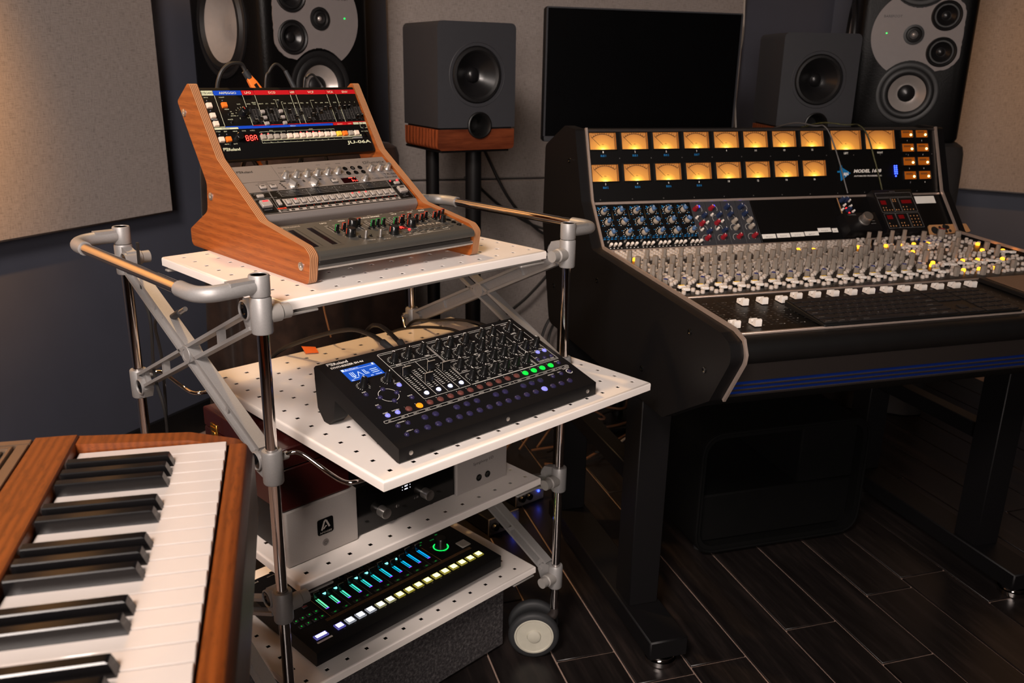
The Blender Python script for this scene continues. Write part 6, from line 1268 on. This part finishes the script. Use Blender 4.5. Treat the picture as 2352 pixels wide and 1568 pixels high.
for (x0, y0, x1, y1) in ((6, 98, 112, 110), (6, 54, 44, 95), (46, 54, 66, 95), (68, 54, 112, 95), (8, 8, 40, 50), (42, 8, 76, 50), (78, 8, 112, 50)): b.line([(x0, y0), (x1, y0), (x1, y1), (x0, y1)], 0.7, 0, 0.3, closed=True)
for i in range(20): b.rect(10+i*5, 101, 12+i*5, 107, 2, .3)
b.text('STUDIO REMOTE' if False else 'REMOTE', 59, 112.5, 4.2, 0, 'c', .3)
for x, y in [(14+i*8, 60) for i in range(4)]+[(14+i*8, 67) for i in range(2)]+[(50+i*7, 60) for i in range(2)]+[(50+i*7, 90) for i in range(2)]+[(50+i*7, 85) for i in range(2)]+[(74+i*9, 60) for i in range(4)]+[(74, 68), (84, 68)]+[(14+i*8, 14) for i in range(3)]+[(14, 22)]+[(50+i*8, 14) for i in range(3)]+[(50, 22), (58, 22)]+[(84+i*10, 14+j*9) for i in range(3) for j in range(4)]: b.disc(x, y, 1.9, 1, .5, 8)
b.rect(12, 76, 28, 88, 3, .4); b.rect(74, 78, 104, 88, 3, .4); b.rect(14, 34, 30, 45, 3, .4); b.rect(48, 34, 64, 45, 3, .4)
o = b.obj('controls', ['greyprint', 'tan', 'dkprint', 'led_dkred'], rc, MM, smooth=False); o.location = (0, 0, 30.4*MM); o.rotation_euler = (T_*0.98, 0, 0)
vk = rest_on('volume_controller', 'black desktop controller box with one big silver knob, left of the remote controller', 'controller', 'eq', 634, 4, 1.0)
b = Mb(); b.prism(rounded([(0, 0), (62, 0), (56, 27), (4, 34)], 2, 2), 0, 92, 0); b.obj('case', 'blkmetal', vk, MM)
o = Mb().lathe([(15, 0), (15, 3), (13.5, 4), (13, 19), (12, 21), (0.1, 21)], 32).obj('big_knob', 'alu', vk, MM, loc=(0.05, 0.032, 0.030)); o.rotation_euler = (R(-7), 0, 0)
b = Mb(); b.text('CONTROL', 22, 48, 5, 0, 'c', 29.4); b.line([(66, 30), (80, 30)], 1.2, 0, 31.6); b.line([(66, 22), (80, 22)], 1.2, 0, 32.6); b.obj('lettering', 'greyprint', vk, MM, smooth=False)
lp = rest_on('leather_cover', 'tan flat plate with cut-out holes lying at the right end of the console', 'plate', 'eq', 890, 2, 1.0)
b = Mb(); P = rounded([(0, 0), (128, 4), (122, 28), (4, 28)], 5, 3); b.prism(P, 0, 4, 2); b.obj('plate', 'tan', lp, MM)
b = Mb()
for x, y, r in ((18, 12, 11), (36, 20, 4), (52, 20, 8), (40, 8, 4.5), (52, 8, 4.5), (64, 9, 4.5), (60, 20, 6)): b.disc(x, y, r, 0, 4.4, 14)
b.obj('cut_outs', 'dkprint', lp, MM, smooth=False)
def strungover(pts, r, label, m):
    u0 = pts[0][0]*MM+CX0; out = [(u0-0.02, 0.955, 0.90), (u0, 0.925, 1.01), (u0+0.012, 0.86, 1.04), (u0+0.025, 0.775, 1.062)]
    for u, v, h in pts[2:]: t = pmx('mb', u, v, h).to_translation(); out.append((t.x+CX0, t.y-OY, t.z))
    cable(out, r, label, m)
strungover([(560, 160, -60), (585, 176, -12), (612, 179, -4), (632, 176, 5), (648, 150, 7), (666, 90, 7), (676, 40, 8), (682, 6, 10)], 0.0019, 'thin grey cable hanging over the meter bridge in front of the blue triangle logo', 'dcable')
strungover([(640, 168, -60), (668, 178, -12), (704, 181, -4), (735, 178, 5), (757, 150, 7), (772, 90, 7), (782, 40, 8), (786, 12, 9)], 0.002, 'dark yellow-flecked braided cable hanging over the meter bridge', 'braid' if 'braid' in M else mat('braided_cable', S(52, 50, 18), 0.6, 0, 0.9, 120))

# ------------------------------------------------------------------ big wooden keyboard in the near left corner
KY = R(-2.594)
ks = thing('vintage_synth', 'wood-cased keyboard synth in the near left corner', 'keyboard', (-0.0471, -0.2538, 0.7927), (0, 0, KY))
PK = 0.0235; NW = 36
b = Mb(); b.box((-0.149, 0.0, -0.012), (0, PK-0.0010, 0), 0, 0.0009); b.box((-0.149, 0.0, -0.019), (-0.003, PK-0.001, -0.0115)); wk = b.mesh('white_key', ['keyw'], 1, True)
b = Mb(); h = 0.0125
b.raw([(x, y, z) for x, y, z in ((-0.149, 0, -0.004), (-0.047, 0, -0.004), (-0.047, 0.0135, -0.004), (-0.149, 0.0135, -0.004))]+[(-0.149, 0.0012, h-0.001), (-0.0535, 0.0012, h-0.001), (-0.0535, 0.0123, h-0.001), (-0.149, 0.0123, h-0.001)]+[(-0.149, 0.0024, h), (-0.056, 0.0024, h), (-0.056, 0.0111, h), (-0.149, 0.0111, h)], [(0, 1, 5, 4), (1, 2, 6, 5), (2, 3, 7, 6), (3, 0, 4, 7), (4, 5, 9, 8), (5, 6, 10, 9), (6, 7, 11, 10), (7, 4, 8, 11), (8, 9, 10, 11)])
bkm = b.mesh('black_key', ['keyb'], 1, True, 28)
for i in range(NW):
    inst('white_key', wk, ks, (0, -PK*(i+1)+0.0005, 0))
    n = i % 7                          # 0 = C at the top end, going down: C B A G F E D
    if n in (1, 2, 3, 5, 6) and i < NW-1: inst('black_key', bkm, ks, (0, -PK*(i+1)-0.0068, 0))
YL = -PK*NW
Mb().box((-0.157, YL, -0.06), (-0.004, 0.0, -0.0195)).obj('key_bed', 'blk', ks)
Mb().box((-0.1955, YL, -0.004), (-0.1515, 0.0225, 0.0125), bev=0.002).obj('fall_strip', 'teak', ks)
b = Mb(); P = rounded([(0.0016, -0.10), (0.026, -0.10), (0.026, -0.02), (0.0195, -0.0045), (0.0016, -0.0045)], [0.002, 0.002, 0.008, 0.006, 0.002], 4); b.prism([(z, x) for x, z in P], YL, 0.0005, 1); b.obj('front_rail', 'teak', ks)
b = Mb(); P = rounded([(-0.155, -0.10), (0.0255, -0.10), (0.0255, -0.03), (0.012, -0.009), (-0.04, 0.004), (-0.155, 0.010)], [0.002, 0.002, 0.012, 0.016, 0.03, 0.002], 4); b.prism(P[::-1] if False else [(x, z) for x, z in P], 0, 1, 1) if False else None
b.ring_loft([[(x, y, z) for x, z in P] for y in (0.0012, 0.0235)]); b.obj('end_cheek', 'teak', ks)
b = Mb(); b.box((-0.62, YL, -0.095), (-0.1575, 0.0225, -0.0045)); b.obj('body', 'teak', ks)
Mb().box((-0.60, YL+0.02, -0.004), (-0.196, 0.018, 0.0085), bev=0.001).obj('panel_plate', 'greyp', ks)
b = Mb(); y0, y1, x0, x1 = YL+0.02, 0.018, -0.60, -0.196
for a in ((x0, y1-0.012, x1, y1), (x1-0.012, y0, x1, y1-0.012), (x1-0.019, y0, x1-0.0145, y1-0.0165)): b.box((a[0], a[1], 0.006), (a[2], a[3], 0.0125), 0, 0.001)
b.box((x0, y1-0.019, 0.006), (x1-0.0145, y1-0.0145, 0.0125), 0, 0.001); b.obj('panel_frame', 'bronze' if 'bronze' in M else mat('bronze_frame', S(128, 104, 84), 0.35, 0.6, 0.05, 60), ks)
Mb().box((x0, y0, 0.0086), (x1-0.0225, y1-0.0225, 0.0105), bev=0.0006).obj('panel_face', 'blkpanel', ks)
b = Mb(); b.line([(-0.58, -0.012), (-0.234, -0.012), (-0.234, -0.7)], 0.0006, 0, 0.0108); b.text('TUNE', -0.26, -0.03, 0.006, 0, 'c', 0.0108, X=(0, 1, 0), Y=(-1, 0, 0)) if False else None
b.obj('panel_print', 'white', ks, smooth=False)
for y in (-0.04, -0.09, -0.14, -0.19):
    Mb().lathe([(0.011, 0), (0.011, 0.003), (0.008, 0.004), (0.0072, 0.015), (0.006, 0.016), (0.0001, 0.016)], 24, (-0.285, y, 0.0105)).obj('panel_knob', 'knob', ks)
kst = thing('keyboard_stand', 'dark stand carrying the wood-cased keyboard, out of sight below it', 'stand', (-0.40, -0.62, 0), (0, 0, KY))
for y in (-0.25, 0.25):
    Mb().box((-0.14, y-0.02, 0.0), (0.14, y+0.02, 0.03), bev=0.003).obj('foot', 'blk', kst); Mb().box((-0.025, y-0.02, 0.03), (0.025, y+0.02, 0.665), bev=0.003).obj('upright', 'blk', kst); Mb().box((-0.14, y-0.02, 0.665), (0.14, y+0.02, 0.6965), bev=0.003).obj('arm', 'blk', kst)

# ------------------------------------------------------------------ boxes and cables on the floor
fb = thing('carpeted_box', 'grey carpet-covered box on the floor under the trolley', 'speaker', tf(0.08, 0.078, 0.0), (0, 0, TY))
Mb().box((0, 0, 0.004), (0.472, 0.25, 0.158), bev=0.006).obj('carpet_shell', 'felt', fb)
for x in (0.04, 0.43):
    for y in (0.04, 0.21): Mb().cyl((x, y, 0), (x, y, 0.006), 0.012).obj('foot', 'rubber', fb)
def preamp(x, y, z, yaw, label):
    p = thing('preamp_box', label, 'preamp', (x, y, z), (0, 0, yaw))
    Mb().box((-0.05, 0.004, 0.003), (0.05, 0.12, 0.048), bev=0.002).obj('case', 'blkmetal', p); Mb().box((-0.051, 0, 0.001), (0.051, 0.0045, 0.050), bev=0.001).obj('front_plate', 'silverp', p)
    for xx in (-0.034, -0.008): Mb().lathe([(0.0105, 0), (0.0105, 0.006), (0.009, 0.012), (0.0001, 0.0125)], 22, (xx, 0, 0.026), (0, -1, 0)).obj('knob', 'knob', p)
    Mb().lathe([(0.0036, 0), (0.0034, 0.002), (0.0018, 0.0034), (0.0001, 0.0036)], 12, (0.03, 0, 0.03), (0, -1, 0)).obj('status_light', 'led_blue', p)
    b = Mb()
    for xx in (-0.046, 0.046):
        for zz in (0.008, 0.043): b.lathe([(0.0022, 0), (0.0018, 0.001), (0.0001, 0.001)], 8, (xx, 0, zz), (0, -1, 0))
    b.obj('screws', 'alu', p)
    l = bpy.data.lights.new('status_glow', 'POINT'); l.energy = 0.004; l.color = (0.1, 0.16, 1); l.shadow_soft_size = 0.004
    o = bpy.data.objects.new('status_glow', l); COL.objects.link(o); o.parent = p; o.location = (0.03, -0.006, 0.03)
    for xx in (-0.035, 0.035):
        for yy in (0.02, 0.1): Mb().cyl((xx, yy, 0), (xx, yy, 0.0035), 0.005, n=8).obj('foot', 'rubber', p)
preamp(0.70, 0.92, 0.0, R(22), 'small silver-fronted preamp box with a blue light, farther from the trolley')
preamp(0.585, 0.79, 0.0, R(22), 'small silver-fronted preamp box with a blue light, nearer and partly behind the brace')

rk = thing('equipment_case', 'black round-cornered equipment case with a see-through opening under the console', 'case', (1.245, 0.53, 0))
def rring(x0, z0, x1, z1, r): return [(x, z) for x, z in rounded([(x0, z0), (x1, z0), (x1, z1), (x0, z1)], r, 6)]
o_, i_ = rring(-0.238, 0.012, 0.25, 0.345, 0.06), rring(-0.222, 0.03, 0.232, 0.328, 0.05)
b = Mb(); N = len(o_); vv = [(x, y, z) for y in (0.0, 0.38) for x, z in o_]+[(x, y, z) for y in (0.0, 0.38) for x, z in i_]
fs = []
for j in range(N):
    k = (j+1) % N; fs += [(j, k, N+k, N+j), (2*N+j, 3*N+j, 3*N+k, 2*N+k), (j, 2*N+j, 2*N+k, k), (N+j, N+k, 3*N+k, 3*N+j)]
b.raw(vv, fs); b.obj('shell', 'void', rk)
b = Mb(); q = rring(-0.234, 0.016, 0.246, 0.341, 0.058); b.tube([(x, -0.002, z) for x, z in q+q[:1]], 0.004, 6, 0, 0); b.obj('edge_piping', 'void', rk)
Mb().box((-0.218, 0.02, 0.034), (0.228, 0.36, 0.165), bev=0.004).obj('rack_unit', 'void', rk); Mb().box((0.06, 0.02, 0.167), (0.228, 0.36, 0.322), bev=0.004).obj('rack_unit', 'void', rk)
for x in (-0.19, 0.2):
    for y in (0.05, 0.33): Mb().cyl((x, y, 0), (x, y, 0.0125), 0.016, n=14).obj('foot', 'rubber', rk)
G2 = 'cables on the floor behind the console'
M['tcable'] = mat('tan_cable', S(120, 84, 60), 0.5, 0, 0.1, 60)
rnd = random.Random(21)
def floorcable(x0, y0, x1, y1, n, z, m, r, label, group=None):
    P = []
    for i in range(n):
        t = i/(n-1); P.append((x0+(x1-x0)*t+rnd.uniform(-0.07, 0.07), y0+(y1-y0)*t+rnd.uniform(-0.08, 0.08), z+rnd.uniform(0, 0.02)))
    cable(P, r, label, m, group)
for i in range(9): floorcable(1.0+0.04*i, 1.02+rnd.uniform(0, .15), 1.75-0.04*i, 1.06+rnd.uniform(-0.05, .1), 7, 0.006+i*0.012, ['tcable', 'cable', 'wcable'][i % 3], 0.004, 'loose cable in the tangle on the floor behind the console', G2)
for i in range(6): floorcable(0.82+0.02*i, 1.12+0.05*i, 1.3, 1.3+0.05*i, 6, 0.006+i*0.01, ['tcable', 'cable'][i % 2], 0.004, 'loose cable in the tangle on the floor left of the console stand', 'cables on the floor between trolley and console')
for k, (dx, h) in enumerate(((0, 0.5), (0.05, 0.42), (0.11, 0.55))): cable([(0.72+dx, 1.25, 0.01), (0.83+dx, 1.3, 0.12), (0.95+dx, 1.3, 0.3), (1.05+dx, 1.25, h), (1.15+dx, 1.1, 0.56)], 0.004, 'cable rising from the floor to the underside of the console', 'tcable', 'cables rising to the console')
# cables along the back wall
cable([(0.70, 1.5, 0.95), (0.80, 1.85, 0.92), (0.833, 1.9, 0.871), (0.91, 1.9, 0.727), (0.997, 1.9, 0.627), (1.094, 1.9, 0.565), (1.3, 1.8, 0.52)], 0.0055, 'upper black cable sloping down the back panel from the left small monitor')
cable([(0.66, 1.5, 0.85), (0.74, 1.85, 0.80), (0.802, 1.9, 0.762), (0.902, 1.9, 0.679), (1.058, 1.9, 0.60), (1.25, 1.85, 0.59)], 0.005, 'lower black cable crossing the back panel to the console')
cable([(1.14, 1.88, 0.55), (1.10, 1.9, 0.45), (1.0, 1.9, 0.34), (0.88, 1.9, 0.24), (0.75, 1.85, 0.10), (0.7, 1.8, 0.006)], 0.0055, 'long black cable curving from the console down to the floor')
cable([(1.16, 1.88, 0.52), (1.15, 1.9, 0.34), (1.07, 1.9, 0.2), (1.03, 1.85, 0.06), (1.0, 1.8, 0.006)], 0.0055, 'steep black cable beside the rear corner of the console')
cable([(1.16, 1.86, 0.50), (1.135, 1.88, 0.3), (1.09, 1.9, 0.16), (1.08, 1.8, 0.006)], 0.005, 'second steep black cable beside the rear corner of the console')
cable([(1.56, 1.41, 0.9), (1.545, 1.44, 1.15), (1.575, 1.47, 1.3), (1.58, 1.5, 1.5), (1.58, 1.5, 1.75)], 0.003, 'thin grey cable hanging beside the right edge of the flat screen', 'wcable')
# jack leads lying on the floor in front of the near pole
def jack(x, y, z, ang, label):
    p = thing('jack_lead', label, 'cable', (x, y, z), (0, 0, ang))
    Mb().tube([(-0.06, 0.30, 0), (0.02, 0.22, 0.002), (0.085, 0.09, 0.002), (0.085, 0.02, 0.003), (0.05, 0, 0.002)], 0.003, 8).obj('cord', 'cable', p); Mb().cyl((0.052, 0, 0.002), (0.014, 0, 0.002), 0.0065, 0.0075, n=14).obj('plug_barrel', 'blkgloss', p)
    Mb().lathe([(0.0032, 0), (0.0032, 0.016), (0.0026, 0.0165), (0.0026, 0.0175), (0.0032, 0.018), (0.0032, 0.022), (0.0022, 0.0245), (0.003, 0.0275), (0.0005, 0.031)], 14, (0.014, 0, 0.002), (-1, 0, 0)).obj('plug_tip', 'gold', p)
jack(-0.122, 0.372, 0.006, R(-16), 'gold-tipped jack lead on the floor, the upper of the two')
jack(-0.126, 0.350, 0.006, R(-20), 'gold-tipped jack lead on the floor, the lower of the two')
hp = thing('headphone_loop', 'coiled black cable lying on the floor beside the jack leads', 'cable', (-0.09, 0.41, 0.0))
Mb().tube([(0.05*cos(t)+0.004*t, 0.028*sin(t)+0.01*t, 0.008+0.004*t) for t in [i*pi/5 for i in range(24)]], 0.005, 8, 0, 3).obj('cord', 'rubber', hp)
